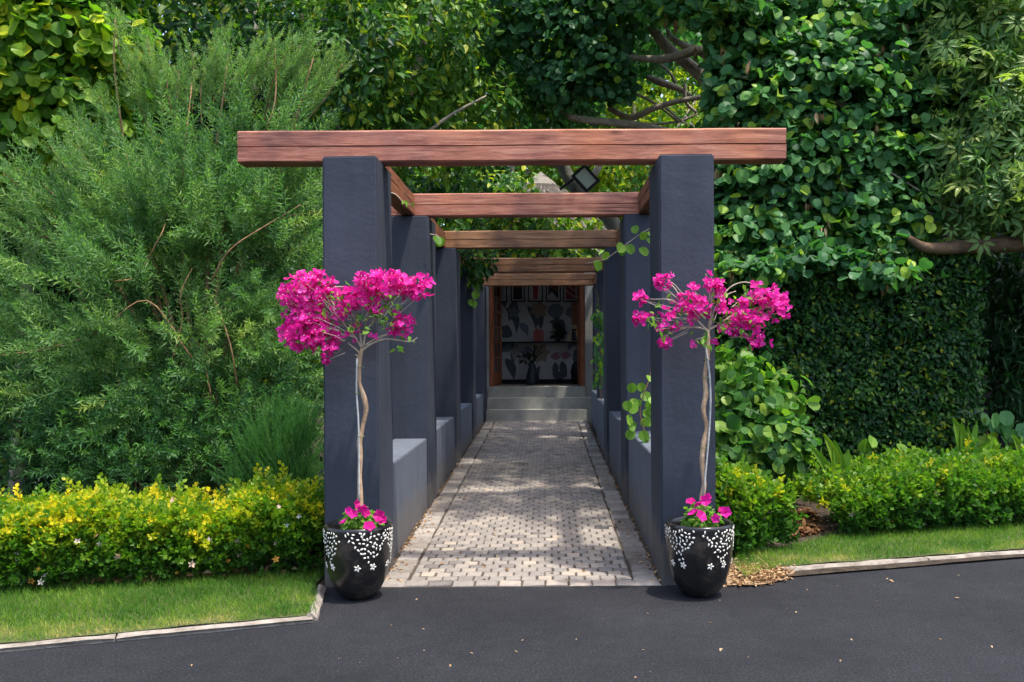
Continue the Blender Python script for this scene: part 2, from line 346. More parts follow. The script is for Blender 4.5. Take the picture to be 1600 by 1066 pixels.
def flush_sets(occl):
    cw = 4; zb = np.full((290, 430), 1e9)
    for x0, y0, x1, y1, d in occl:
        zb[int(y0 // cw) + 10:int(y1 // cw) + 10, int(x0 // cw) + 10:int(x1 // cw) + 10] = d
    for s in SETS:
        ctr = s['P'] + s['R'][:, :, 1] * (s['S'] * .5)[:, None]
        x, y, d = proj(ctr); s['px'] = np.where(np.isfinite(x), x, -1e4); s['py'] = y; s['d'] = d
        s['sz'] = s['S'] * F / d
        s['in'] = (x > 3) & (x < 1597) & (y > 3) & (y < 1063) & (s['P'][:, 1] > .5)
        ok = (x > -30) & (x < 1660) & (y > -30) & (y < 1100) & (s['P'][:, 1] > .5)
        ix = (x[ok] // cw).astype(int) + 10; iy = (y[ok] // cw).astype(int) + 10; kk = np.clip((s['sz'][ok] / 14).astype(int), 0, 2)
        for k in range(3):
            q = kk >= k
            for a in range(-k, k + 1):
                for b in range(-k, k + 1):
                    if max(abs(a), abs(b)) == k:
                        np.minimum.at(zb, (np.clip(iy[q] + a, 0, 289), np.clip(ix[q] + b, 0, 429)), d[ok][q])
    for s in SETS:
        N = len(s['P']); V0, F0 = s['T']; V0 = np.asarray(V0); F0 = np.asarray(F0)
        sel = np.zeros(N, bool)
        if s['n']:
            c = np.where(s['in'])[0]
            if len(c):
                iy = (s['py'][c] // cw).astype(int) + 10; ix = (s['px'][c] // cw).astype(int) + 10
                vis = s['d'][c] <= zb[iy, ix] + .04
                face = np.abs(s['R'][c, 1, 2]) if s.get('flat', True) else 1
                sc_ = s['sz'][c] ** 2 * (.25 + face) * np.where(vis, 1, .02)
                sel[c[np.argsort(-sc_)[:s['n']]]] = True
            if N <= s['n']: sel[:] = True
        lv = np.clip((s['tint'] * 8).astype(int), 0, 7); meshes = {}; b = base_of(s['parent'])
        for i in np.where(sel)[0]:
            l = int(lv[i])
            if l not in meshes:
                me = bpy.data.meshes.new(s['piece']); me.from_pydata(V0.tolist(), [], F0.tolist()); me.materials.append(s['mat'])
                a = me.attributes.new("tint", 'FLOAT', 'POINT'); a.data.foreach_set("value", np.full(len(V0), (l + .5) / 8, np.float32)); me.update(); meshes[l] = me
            o = bpy.data.objects.new(s['piece'], meshes[l]); COL.objects.link(o)
            o.parent = s['parent']
            m4 = np.eye(4); m4[:3, :3] = s['R'][i] * s['S'][i]; m4[:3, 3] = s['P'][i] - b
            o.matrix_basis = Matrix(m4.tolist())
        r = ~sel
        if r.any() and s['mass']:
            P, R, S, t = s['P'][r], s['R'][r], s['S'][r], s['tint'][r]; n = len(P); K = len(V0)
            V = np.einsum('nij,kj->nki', R, V0) * S[:, None, None] + (P - b)[:, None, :]
            FF = (F0[None] + (np.arange(n) * K)[:, None, None]).reshape(-1)
            me = bpy.data.meshes.new(s['mass']); me.vertices.add(n * K); me.vertices.foreach_set("co", V.reshape(-1).astype(np.float32))
            nf = n * len(F0); me.loops.add(nf * 3); me.loops.foreach_set("vertex_index", FF.astype(np.int32))
            me.polygons.add(nf); me.polygons.foreach_set("loop_start", np.arange(0, nf * 3, 3, dtype=np.int32))
            me.polygons.foreach_set("loop_total", np.full(nf, 3, np.int32))
            a = me.attributes.new("tint", 'FLOAT', 'POINT'); a.data.foreach_set("value", np.repeat(t, K).astype(np.float32))
            me.materials.append(s['mat']); me.update(calc_edges=True)
            o = bpy.data.objects.new(s['mass'], me); COL.objects.link(o); o.parent = s['parent']; o["kind"] = "stuff"

# ------------------------------------------------------------------ ground
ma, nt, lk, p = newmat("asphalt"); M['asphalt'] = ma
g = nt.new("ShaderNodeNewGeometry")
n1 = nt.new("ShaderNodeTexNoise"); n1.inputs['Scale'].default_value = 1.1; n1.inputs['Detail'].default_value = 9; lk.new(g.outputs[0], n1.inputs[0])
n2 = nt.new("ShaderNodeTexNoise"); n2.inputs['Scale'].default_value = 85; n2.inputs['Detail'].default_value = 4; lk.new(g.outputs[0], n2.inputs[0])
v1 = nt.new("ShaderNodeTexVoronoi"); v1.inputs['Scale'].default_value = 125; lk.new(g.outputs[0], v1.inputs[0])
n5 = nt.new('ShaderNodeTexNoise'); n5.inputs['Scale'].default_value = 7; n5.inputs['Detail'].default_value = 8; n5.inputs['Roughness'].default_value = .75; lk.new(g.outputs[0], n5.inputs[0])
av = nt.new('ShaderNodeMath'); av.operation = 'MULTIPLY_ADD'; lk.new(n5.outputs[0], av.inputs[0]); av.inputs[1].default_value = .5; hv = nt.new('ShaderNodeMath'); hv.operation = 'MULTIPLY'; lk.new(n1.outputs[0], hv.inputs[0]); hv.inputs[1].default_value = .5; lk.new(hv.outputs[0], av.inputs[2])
r1 = ramp(nt, [(.36, (.0075, .0083, .0115)), (.64, (.0175, .0185, .023))]); lk.new(av.outputs[0], r1.inputs[0])  # fresh dark asphalt; the blue cast of shade is put into its colour
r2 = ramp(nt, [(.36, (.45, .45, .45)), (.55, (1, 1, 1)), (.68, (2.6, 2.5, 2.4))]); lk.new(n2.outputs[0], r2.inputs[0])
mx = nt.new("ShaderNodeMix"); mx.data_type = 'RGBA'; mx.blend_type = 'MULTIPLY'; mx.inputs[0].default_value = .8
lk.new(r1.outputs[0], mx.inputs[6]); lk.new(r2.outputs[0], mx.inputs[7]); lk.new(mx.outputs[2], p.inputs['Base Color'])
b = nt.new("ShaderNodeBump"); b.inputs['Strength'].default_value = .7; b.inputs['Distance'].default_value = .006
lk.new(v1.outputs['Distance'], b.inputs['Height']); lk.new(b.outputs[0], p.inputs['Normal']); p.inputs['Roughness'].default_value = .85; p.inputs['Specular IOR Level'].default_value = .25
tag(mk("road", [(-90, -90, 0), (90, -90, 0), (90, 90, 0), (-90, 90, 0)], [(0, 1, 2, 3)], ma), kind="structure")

K0, K1, K2 = G(0, 1020), G(490, 973), G(507, 926)
K3, K4 = G(1226, 896), G(1600, 868)
dl = (K0 - K1) / np.linalg.norm(K0 - K1); dr = (K4 - K3) / np.linalg.norm(K4 - K3)
KL = K1 + dl * 7; KR = K3 + dr * 9
def gsheet(name, pts, z, mat, rough=.012, step=.12):
    """flat polygon cut to a grid and made uneven"""
    bm = bmesh.new(); vs = [bm.verts.new((p[0], p[1], z)) for p in pts]; bm.faces.new(vs)
    xs = [p[0] for p in pts]; ys = [p[1] for p in pts]
    def cut(co, no):
        bmesh.ops.bisect_plane(bm, geom=bm.verts[:] + bm.edges[:] + bm.faces[:], plane_co=co, plane_no=no)
    x = min(xs) + step
    while x < max(xs): cut((x, 0, 0), (1, 0, 0)); x += step
    y = min(ys) + step
    while y < max(ys): cut((0, y, 0), (0, 1, 0)); y += step
    for v in bm.verts: v.co.z += rough * (mnoise.noise(Vector((v.co.x * 4, v.co.y * 4, 1))) + .6 * mnoise.noise(Vector((v.co.x * 13, v.co.y * 13, 5))))
    me = bpy.data.meshes.new(name); bm.to_mesh(me); bm.free(); me.materials.append(mat)
    for q in me.polygons: q.use_smooth = True
    o = bpy.data.objects.new(name, me); COL.objects.link(o); o["kind"] = "structure"; return o
inw = np.array((0, .05, 0))
gsheet("planting_bed", [KL + inw, K1 + inw, K2 + inw + (-.04, 0, 0), (-1.24, 5.95, 0), (-1.24, 16.6, 0), (-7.5, 16.6, 0)], .012, M['soil'], .012, .3)
gsheet("planting_bed", [(1.24, 5.86, 0), G(1226, 904), KR + inw, (9.5, 16.6, 0), (1.24, 16.6, 0)], .012, M['soil'], .012, .3)
mk("garden_ground", [(-70, 16.6, .008), (70, 16.6, .008), (70, 80, .008), (-70, 80, .008)], [(0, 1, 2, 3)], M['soil'])["kind"] = "structure"
mk("garden_ground", [(-70, 3, .006), (-7.5, 3, .006), (-7.5, 16.6, .006), (-70, 16.6, .006)], [(0, 1, 2, 3)], M['soil'])["kind"] = "structure"
mk("garden_ground", [(9.5, 7, .005), (70, 7, .005), (70, 16.6, .005), (9.5, 16.6, .005)], [(0, 1, 2, 3)], M['soil'])["kind"] = "structure"

# kerbs, stone by stone
def kerb_run(root, A, B, n, wd, h, jit=.004, rnd=.018):
    A, B = np.array(A, float), np.array(B, float); d = (B - A) / n; t = d / np.linalg.norm(d); nn = np.array((-t[1], t[0], 0))
    for k in range(n):
        a = A + d * k + t * .005; e = A + d * (k + 1) - t * .005; V = []; Fc = []
        m = 9
        pr = [(0, 0), (0, h - rnd), (rnd, h), (wd - rnd, h), (wd, h - rnd), (wd, 0)]
        for i in range(m):
            c = a + (e - a) * i / (m - 1)
            for j, (u, z) in enumerate(pr):
                du = jit * 2 * mnoise.noise(Vector((c[0] * 6, c[1] * 6, j * 3.1))); dz = jit * 2 * mnoise.noise(Vector((c[0] * 7, c[1] * 7, 9 + j)))
                q = c + nn * (u + du); V.append((q[0], q[1], z + (dz if 0 < j < 5 else -.01)))
        L = len(pr)
        for i in range(m - 1):
            for j in range(L - 1): Fc.append((i * L + j, (i + 1) * L + j, (i + 1) * L + j + 1, i * L + j + 1))
        Fc += [list(range(L)), [(m - 1) * L + j for j in range(L)][::-1]]
        mk("kerb_stone", V, Fc, M['kerb'], root)
kl = thing("kerb", tuple(K1), "pale concrete kerb edging the left lawn, turning a corner towards the left pot", "kerb", "concrete kerbs along the lawns")
kerb_run(kl, K1, KL, 7, -.075, .024, rnd=.014); kerb_run(kl, K1 + (.01, .03, 0), K2 + (.0, .05, 0), 1, .06, .042, .008, .024)
kr = thing("kerb", tuple(K3), "pale concrete kerb edging the right lawn beside the road", "kerb", "concrete kerbs along the lawns")
kerb_run(kr, K3, KR, 8, .08, .026, rnd=.014)

# ------------------------------------------------------------------ pergola
H = [2.75, 2.75, 2.74, 2.67, 2.65]; PY = [5.8 + 2.55 * k for k in range(5)]; SL = .0237
def pathz(y): return .012 + SL * (y - 5.8)
perg = thing("pergola", (0, 5.8, 0), "charcoal plastered pergola with paired pillars, low grey walls and timber beams over the path", "pergola")
def pillar(x0, x1, y0, y1, z1):
    # subdivided box with slightly wavy hand-plastered faces
    bm = bmesh.new(); bmesh.ops.create_cube(bm, size=1)
    for v in bm.verts: v.co = ((x0 + x1) / 2 + v.co.x * (x1 - x0), (y0 + y1) / 2 + v.co.y * (y1 - y0), (z1 - .02) / 2 + v.co.z * (z1 + .02))
    bmesh.ops.bevel(bm, geom=bm.edges[:], offset=.011, segments=3, affect='EDGES')
    for z in np.arange(.12, z1, .12): bmesh.ops.bisect_plane(bm, geom=bm.verts[:] + bm.edges[:] + bm.faces[:], plane_co=(0, 0, z), plane_no=(0, 0, 1))
    for v in bm.verts:
        q = v.co * 3.1; v.co.x += .004 * mnoise.noise(q); v.co.y += .004 * mnoise.noise(q + Vector((9, 3, 1)))
        if v.co.z > z1 - .03: v.co.z += .004 * mnoise.noise(v.co * 9)
    V = [tuple(v.co) for v in bm.verts]; bm.verts.index_update(); Fc = [[v.index for v in f.verts] for f in bm.faces]; bm.free()
    return mk("pillar", V, Fc, M['pillar'], perg)
for k in range(5):
    for s in (-1, 1):
        o_ = (0, 0, 0, .05, .13)[k] if s > 0 else 0; a, b_ = sorted((s * (.90 + o_), s * (1.25 + o_))); pillar(a, b_, PY[k], PY[k] + .55, H[k])
        if k < 4:
            a, b_ = sorted((s * (.925 + o_), s * (1.22 + o_))); zt = .70 if s < 0 else .755
            MB().box(a, b_, PY[k] + .553, PY[k + 1] - .003, 0, zt + .015 * k).mk("low_wall", M['lowwall'], perg, bevel=.006)
def beam(name, x0, x1, y0, y1, z0, z1, mat, seam=True, axis='x'):
    mb = MB(); zs = [z0, z0 + (z1 - z0) * .5, z1]
    n = 26; L0, L1 = (x0, x1) if axis == 'x' else (y0, y1)
    V = []; Fc = []
    # cross-section with a drying split half way up the face and chamfered corners
    def sect(a0, a1):
        c = .010; zm = (z0 + z1) / 2
        return [(a0 + c, z0), (a1 - c, z0), (a1, z0 + c), (a1, zm - .004), (a1 - .014, zm), (a1, zm + .004), (a1, z1 - c), (a1 - c, z1), (a0 + c, z1), (a0, z1 - c), (a0, zm + .004), (a0 + .014, zm), (a0, zm - .004), (a0, z0 + c)]
    ring = sect(y0, y1) if axis == 'x' else sect(x0, x1); m = len(ring)
    for i in range(n):
        l = L0 + (L1 - L0) * i / (n - 1)
        for j, (a, z) in enumerate(ring):
            wv = .004 * mnoise.noise(Vector((l * 2.2, j * .7, z0 * 7 + a))); wz = .004 * mnoise.noise(Vector((l * 1.7, 5 + a, 2)))
            le = l + (.006 * mnoise.noise(Vector((j, 3, l))) if i in (0, n - 1) else 0)
            if z < z0 + .02: wz = max(wz, 0)
            V.append((le, a + wv, z + wz) if axis == 'x' else (a + wv, le, z + wz))
    for i in range(n - 1):
        for j in range(m): Fc.append((i * m + j, i * m + (j + 1) % m, (i + 1) * m + (j + 1) % m, (i + 1) * m + j))
    Fc += [list(range(m)), [(n - 1) * m + j for j in range(m)]]
    return mk(name, V, Fc, mat, perg)
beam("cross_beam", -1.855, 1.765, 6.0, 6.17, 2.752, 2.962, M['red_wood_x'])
BY = [6.0] + [PY[k] + .07 for k in range(1, 5)]
for k in range(1, 5):
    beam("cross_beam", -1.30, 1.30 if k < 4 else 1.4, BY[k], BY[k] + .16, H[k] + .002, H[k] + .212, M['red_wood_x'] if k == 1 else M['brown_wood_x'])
for k in range(4):
    for s in (-1, 1):
        a, b_ = sorted((s * 1.035, s * 1.16)); z = min(H[k], H[k + 1])
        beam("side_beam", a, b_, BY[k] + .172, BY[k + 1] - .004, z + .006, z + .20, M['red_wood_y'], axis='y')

# ------------------------------------------------------------------ path of cobbles
path = mk("path", [(-.93, 5.78, .0), (.93, 5.78, .0), (.93, 16.2, pathz(16.2) - .012), (-.93, 16.2, pathz(16.2) - .012)], [(0, 1, 2, 3)], M['joint']); path["kind"] = "structure"
def T_cobble(lx, ly, h=.05, c=.008):
    V = [(-lx, -ly, -h), (lx, -ly, -h), (lx, ly, -h), (-lx, ly, -h), (-lx, -ly, -c), (lx, -ly, -c), (lx, ly, -c), (-lx, ly, -c),
         (-lx + c, -ly + c, 0), (lx - c, -ly + c, 0), (lx - c, ly - c, 0), (-lx + c, ly - c, 0), (0, 0, .003)]
    Fc = []
    for k in range(4):
        j = (k + 1) % 4
        Fc += [(k, j, 4 + j), (k, 4 + j, 4 + k), (4 + k, 4 + j, 8 + j), (4 + k, 8 + j, 8 + k), (8 + k, 8 + j, 12)]
    return np.array(V), Fc
def lay(items, T, piece, mat, n_ind, mass):
    P = np.array([(x, y, pathz(y) + random.uniform(-.004, .004)) for x, y, *_ in items]); n = len(P)
    nz = np.array((0, -SL, 1.0)) + RNG.normal(0, .022, (n, 3)); yy = np.tile((0., 1, SL), (n, 1)) + RNG.normal(0, .018, (n, 3)) * (1, 1, 0)
    R = rot_to(yy, nz); sc3 = RNG.uniform(.93, 1.03, n)
    cl = np.array([mnoise.noise(Vector((p[0] * 1.3, p[1] * 1.1, 3))) for p in P])
    addset(path, piece, T, P, R, sc3, .5 + .25 * cl + RNG.normal(0, .17, n), mat, n_ind, mass)
cob = []; y = 5.955; row = 0; cw, cd = .1035, .099
while y < 16.1:
    off = (row % 2) * cw / 2
    x = -.725 + cw / 2 + off
    while x < .725 - cw * .45:
        cob.append((x + random.uniform(-.003, .003), y + random.uniform(-.003, .003))); x += cw
    y += cd; row += 1
half = []
y = 5.955; row = 0
while y < 16.1:
    if row % 2: half += [(-.725 + .025, y), (.725 - .028, y)]
    y += cd; row += 1
lay(half, T_cobble(.022, .0480, .05, .006), "half_cobble", M['cobble'], 60, "distant_half_cobbles")
lay(cob, T_cobble(.0475, .0480, .05, .006), "cobble", M['cobble'], 300, "distant_cobbles")
lay([(-.67 + .1505 * k, 5.845) for k in range(10)], T_cobble(.072, .055), "border_brick", M['cobble'], 300, None)
edge = []
for s in (-1, 1):
    y = 5.87
    while y < 16.1:
        edge.append((s * .817 + random.uniform(-.008, .008), y)); y += .168
lay(edge, T_cobble(.083, .079, .05, .014), "edge_stone", M['edge'], 300, None)

# ------------------------------------------------------------------ house at the end of the path
house = thing("house", (0, 16.7, .2), "grey walled house with a conical thatched roof and three steps up to its open doorway", "house")
ZF = .838
MB().box(-.895, 1.025, 16.06, 16.9, 0, .262).mk("step_base", M['step'], house, bevel=.01)
for nm, x0, x1, y0, z1 in (("step", -.89, 1.02, 16.1, .452), ("step", -.89, 1.02, 16.4, .645), ("step", -.89, .90, 16.7, ZF)):
    yb = 16.9
    MB().box(x0, x1, y0, 16.398 if z1 < .5 else (16.698 if z1 < .7 else 16.83), .05, z1).mk(nm, M['step'], house, bevel=.008)
MB().box(-3.0, -.87, 16.78, 16.98, 0, 3.3).mk("wall", M['housewall'], house)
MB().box(1.092, 3.0, 16.78, 16.98, 0, 3.3).mk("wall", M['housewall'], house)
MB().box(.903, 1.09, 16.72, 16.83, .3, 3.0).mk("door_jamb", M['housewall'], house)
MB().box(-.868, 1.09, 16.832, 16.98, 3.0, 3.3).mk("lintel", M['housewall'], house)
MB().box(-3.0, -2.8, 16.982, 21.0, 0, 3.3).mk("wall", M['housewall'], house); MB().box(2.8, 3.0, 16.982, 21.0, 0, 3.3).mk("wall", M['housewall'], house)
MB().box(-2.798, 2.798, 18.2, 18.4, .5, 3.3).mk("wall", M['paper'], house)
MB().box(-2.798, 2.798, 16.832, 18.198, .6, ZF - .002).mk("floor", M['floor'], house)
MB().box(-2.95, 2.95, 17.0, 20.9, 3.05, 3.12).mk("ceiling", M['housewall'], house)
MB().box(-2.79, 2.79, 18.18, 18.198, ZF, ZF + .09).mk("skirting", M['dark'], house)
# roof
AP = W(845, 268, 20.0); c0 = (AP[0], 20.0)
V = []; Fc = []; n = 40; rings = 14
for i in range(rings + 1):
    t = i / rings; r = .02 + 3.05 * t; z = AP[2] - .1 - 2.0 * t
    for k in range(n):
        a = 2 * math.pi * k / n; rr = r * (1 + .02 * mnoise.noise(Vector((math.cos(a) * 3, math.sin(a) * 3, t * 9))))
        V.append((c0[0] + rr * math.cos(a), c0[1] + rr * math.sin(a), z + .03 * mnoise.noise(Vector((k * .9, i * 2.2, 0)))))
for i in range(rings):
    for k in range(n): Fc.append((i * n + k, i * n + (k + 1) % n, (i + 1) * n + (k + 1) % n, (i + 1) * n + k))
roof = mk("roof", V, Fc, M['thatch'], house, smooth=True)
V = []; n = 14
for r, z in ((.0, .0), (.28, -.22), (.38, -.33), (.37, -.37), (.28, -.33)):
    for k in range(n):
        a = 2 * math.pi * k / n; V.append((c0[0] + r * math.cos(a), c0[1] + r * math.sin(a), AP[2] + z + .02 * mnoise.noise(Vector((k * 1.7, r * 9, 2)))))
mk("ridge_cap", V, [(i * n + k, i * n + (k + 1) % n, (i + 1) * n + (k + 1) % n, (i + 1) * n + k) for i in range(4) for k in range(n)], M['cap'], roof)
# thatch straws laid down the slope
N = 5200; a = RNG.uniform(math.pi, 2 * math.pi, N); t = RNG.uniform(.08, 1, N) ** .7
Pt = np.stack([c0[0] + (.02 + 3.05 * t) * np.cos(a), c0[1] + (.02 + 3.05 * t) * np.sin(a), AP[2] - .1 - 2.0 * t + .03], 1)
dn = np.stack([np.cos(a), np.sin(a), -np.full(N, .66)], 1) + RNG.normal(0, .10, (N, 3)); nn = np.stack([np.cos(a) * .6, np.sin(a) * .6, np.ones(N)], 1)
M['straw'] = tintmat("straw", [(0, (.03, .025, .02)), (.5, (.09, .077, .06)), (1, (.20, .18, .145))], rough=.95)
addset(house, "straw", (np.array([(-.03, 0, 0), (.03, 0, 0), (0, 1, .05)]), [(0, 1, 2)]), Pt, rot_to(dn, nn), RNG.uniform(.2, .45, N), RNG.random(N), M['straw'], 0, "thatch_straw", roof)
# door frame and the two open leaves
fr = MB(); fr.box(-.868, -.80, 16.80, 16.9, ZF, 3.0); fr.box(.82, .90, 16.80, 16.9, ZF, 3.0); fr.box(-.80, .82, 16.80, 16.9, 2.92, 3.0)
fr.mk("door_frame", M['doorwood'], house, bevel=.005)
def door_leaf(hx, ang, s, nm="door"):
    L, h, th = .72, 2.06, .045; mb = MB(); mb.box(0, .09, 0, th, 0, h); mb.box(L - .09, L, 0, th, 0, h); mb.box(.09, L - .09, 0, th, 0, .24); mb.box(.09, L - .09, 0, th, h - .1, h)
    for k in range(1, 6): zz = .24 + (h - .34) * k / 6; mb.box(.09, L - .09, .008, th - .008, zz - .014, zz + .014)
    mb.box(L / 2 - .012, L / 2 + .012, .008, th - .008, .24, h - .1)
    pb = MB(); pb.box(.09, L - .09, th / 2 - .003, th / 2 + .003, .24, h - .1)
    hb = MB(); hb.box(L - .06, L - .03, -.012, -.001, .92, 1.06); hb.tube([(L - .045, -.02, 1.02), (L - .045, -.05, 1.02), (L - .13, -.05, 1.02)], [.008], 6, 1)
    ca, sa = math.cos(ang), math.sin(ang)
    def X(V): return [(hx + s * (x * ca) - 0 * y + (-s * sa * y), 16.9 + x * sa + y * ca, ZF + .01 + z) for x, y, z in V]
    o = mk(nm, X(mb.V), mb.F, M['doorwood'], house)
    gl = plain("door_glass", (.02, .025, .03), .05, spec=.6)
    mk("glass_pane", X(pb.V), pb.F, gl, o); mk("handle", X(hb.V), hb.F, plain("brass", (.5, .36, .14), .3, 1), o)
door_leaf(-.80, math.radians(80), 1); door_leaf(.82, math.radians(87), -1)
# botanical wallpaper: big printed blooms, pods and stems (flat print on the wall)
M['ink'] = [plain("wallpaper_ink", c, .9) for c in ((.07, .08, .095), (.13, .16, .20), (.24, .20, .15), (.26, .12, .16), (.24, .23, .24))]
pr = [MB() for _ in M['ink']]; layer = [0]
def petal(i, cx_, cz, L, w, ang, bend=0):
    layer[0] += 1; yy = 18.197 - .00025 * layer[0]; V = []; n = 10
    ax = np.array((math.cos(ang), math.sin(ang))); nr_ = np.array((-ax[1], ax[0]))
    for sd in (1, -1):
        for k in range(n + 1):
            t = k / n if sd == 1 else 1 - k / n
            ww = w * math.sin(math.pi * t ** .75) * sd; q = np.array((cx_, cz)) + ax * L * t + nr_ * (ww + bend * L * math.sin(math.pi * t) * .5)
            V.append((q[0], yy, q[1]))
    pr[i].add(V, [list(range(len(V)))])
def WP(px, py): v = W(px, py, 18.2); return v[0], v[2]
u = 18.2 / F
def flower(px, py, r, i, n=5, a0=0):
    x, z = WP(px, py)
    for k in range(n): petal(i, x, z, r * u, r * u * .36, a0 + k * 2 * math.pi / n)
for px, py, L, w, an, be, i in ((790, 480, 45, 6, -1.2, .35, 0), (805, 470, 34, 8, -1.9, .1, 0), (824, 478, 40, 6, -1.25, .3, 0), (846, 490, 26, 5, -1.6, -.1, 0), (866, 474, 28, 13, -1.4, 0, 1), (889, 480, 20, 9, -1.2, 0, 1), (812, 505, 24, 6, -1.0, .2, 1),
    (786, 528, 22, 12, 1.2, 0, 0), (800, 535, 36, 6, -1.6, .2, 0), (790, 560, 36, 7, -1.2, .2, 0), (900, 545, 40, 8, -1.5, .1, 0), (868, 566, 26, 5, -1.7, .1, 0), (878, 564, 28, 6, -1.3, -.1, 0), (866, 588, 18, 8, .0, 0, 0), (815, 545, 24, 9, -.5, 0, 1), (797, 536, 20, 9, -2.4, 0, 1),
    (784, 452, 30, 7, -1.4, 0, 0), (880, 500, 30, 6, -2.0, .2, 0), (893, 520, 30, 6, -1.8, .2, 1), (840, 600, 30, 5, 1.4, .3, 0)):
    x, z = WP(px, py); petal(i, x, z, L * u, w * u, an, be)
flower(842, 484, 15, 2, 6, .3); flower(844, 552, 17, 2, 6, .1); flower(876, 556, 17, 3, 2, .1); flower(876, 556, 16, 3, 2, .1 + math.pi * 0.98); flower(808, 550, 14, 4, 5, .5); flower(803, 488, 11, 1, 5, .2); flower(870, 505, 12, 0, 5, .4); flower(875, 553, 5, 4, 5)
for i, q in enumerate(pr):
    if q.V: q.mk("wallpaper_print", M['ink'][i], house, kind="stuff")
# shelf and what stands on it
sh = thing("wall_shelf", (0, 18.2, 1.66), "long dark shelf across the floral wallpaper inside the doorway", "shelf")
MB().box(-.95, 1.0, 17.96, 18.19, 1.655, 1.68).mk("board", M['dark'], sh, bevel=.003)
for x in (-.7, .75): MB().box(x, x + .02, 17.99, 18.19, 1.60, 1.654).mk("bracket", M['dark'], sh)
xs = W(834, 530, 18.05)[0]
for k in range(6):
    wd = random.uniform(.026, .036); hh = random.uniform(.20, .27)
    bk = thing("book", (xs, 18.05, 1.681), ["first","second","third","fourth","fifth","sixth"][k] + " red-brown book from the left in the row on the indoor shelf", "book", "red books on the shelf")
    MB().box(xs, xs + wd - .002, 17.98, 18.12, 1.6815, 1.681 + hh).mk("cover", plain("book_cover", (.22 + .05 * random.random(), .05, .035), .6), bk)
    MB().box(xs + .003, xs + wd - .005, 17.984, 18.123, 1.681 + hh - .006, 1.681 + hh + .0005).mk("pages", plain("book_pages", (.5, .46, .38), .9), bk); xs += wd
def framed(name, px0, px1, py0, py1, d, label, group, art):
    A, B = W(px0, py1, d), W(px1, py0, d); fw = .022
    t = thing(name, ((A[0] + B[0]) / 2, d, A[2]), label, "picture", group)
    mb = MB(); mb.box(A[0], A[0] + fw, d - .03, d, A[2], B[2]); mb.box(B[0] - fw, B[0], d - .03, d, A[2], B[2]); mb.box(A[0] + fw, B[0] - fw, d - .03, d, A[2], A[2] + fw); mb.box(A[0] + fw, B[0] - fw, d - .03, d, B[2] - fw, B[2])
    mb.mk("frame", M['dark'], t)
    MB().box(A[0] + fw, B[0] - fw, d - .015, d - .002, A[2] + fw, B[2] - fw).mk("mat", M['mat'], t)
    art(t, A[0] + fw + .03, B[0] - fw - .03, A[2] + fw + .03, B[2] - fw - .03, d - .016)
M['mat'] = plain("picture_mat", (.42, .42, .44), .9)
def poly(t, pts, y, c, nm="print"):
    mk(nm, [(x, y, z) for x, z in pts], [list(range(len(pts)))], plain("print_ink", c, .8), t)
def art_fn(kind):
    def f(t, x0, x1, z0, z1, y):
        w, h = x1 - x0, z1 - z0
        Q = lambda u_, v_: (x0 + w * u_, z0 + h * v_)
        if kind == 0: poly(t, [Q(0, 0), Q(1, 0), Q(1, 1), Q(0, 1)], y - .001, (.25, .25, .28)); poly(t, [Q(.3, .55), Q(.95, .6), Q(.9, .8), Q(.4, .75)], y - .002, (.30, .03, .07))
        if kind == 1: poly(t, [Q(0, 0), Q(1, 0), Q(1, 1), Q(0, 1)], y - .001, (.03, .016, .014)); poly(t, [Q(.2, .7), Q(.85, .7), Q(.85, .78), Q(.2, .78)], y - .002, (.30, .22, .18)); poly(t, [Q(.1, .45), Q(.9, .45), Q(.9, .58), Q(.1, .55)], y - .002, (.16, .03, .02))
        if kind == 2: poly(t, [Q(.3, 0), Q(.7, 0), Q(.82, .5), Q(.95, .6), Q(.7, .66), Q(.3, .66), Q(.05, .6), Q(.2, .5)], y - .001, (.30, .035, .05)); poly(t, [Q(.25, .67), Q(.75, .67), Q(.8, 1), Q(.2, 1)], y - .002, (.02, .02, .024))
        if kind == 3: poly(t, [Q(0, .15), Q(.35, .3), Q(1, .0), Q(1, .5), Q(.5, .85), Q(.0, .7)], y - .001, (.03, .025, .035)); poly(t, [Q(.1, .5), Q(.9, .3), Q(.95, .38), Q(.2, .62)], y - .002, (.20, .06, .06))
        if kind == 4:
            poly(t, [Q(0, 0), Q(1, 0), Q(1, 1), Q(0, 1)], y - .001, (.20, .03, .045))
            for q in (.1, .35, .6): poly(t, [Q(0, q + .2), Q(1, q - .08), Q(1, q + .02), Q(0, q + .3)], y - .002, (.34, .22, .17))
    return f
PL = ["framed picture with a pink band, half hidden by the left door leaf", "framed dark photograph with a pale line, second from the left above the wallpaper", "framed picture of a red two-handled jar with a dark top", "framed picture of dark diagonal shapes with a thin red streak", "framed picture of red and cream diagonal stripes, nearest the right door jamb"]
for k, (a, b_) in enumerate(((776, 792), (798, 820), (825, 848), (853, 876), (880, 903))):
    framed("picture_frame", a, b_, 424, 472, 18.19, PL[k], "framed pictures in a row above the wallpaper", art_fn(k))
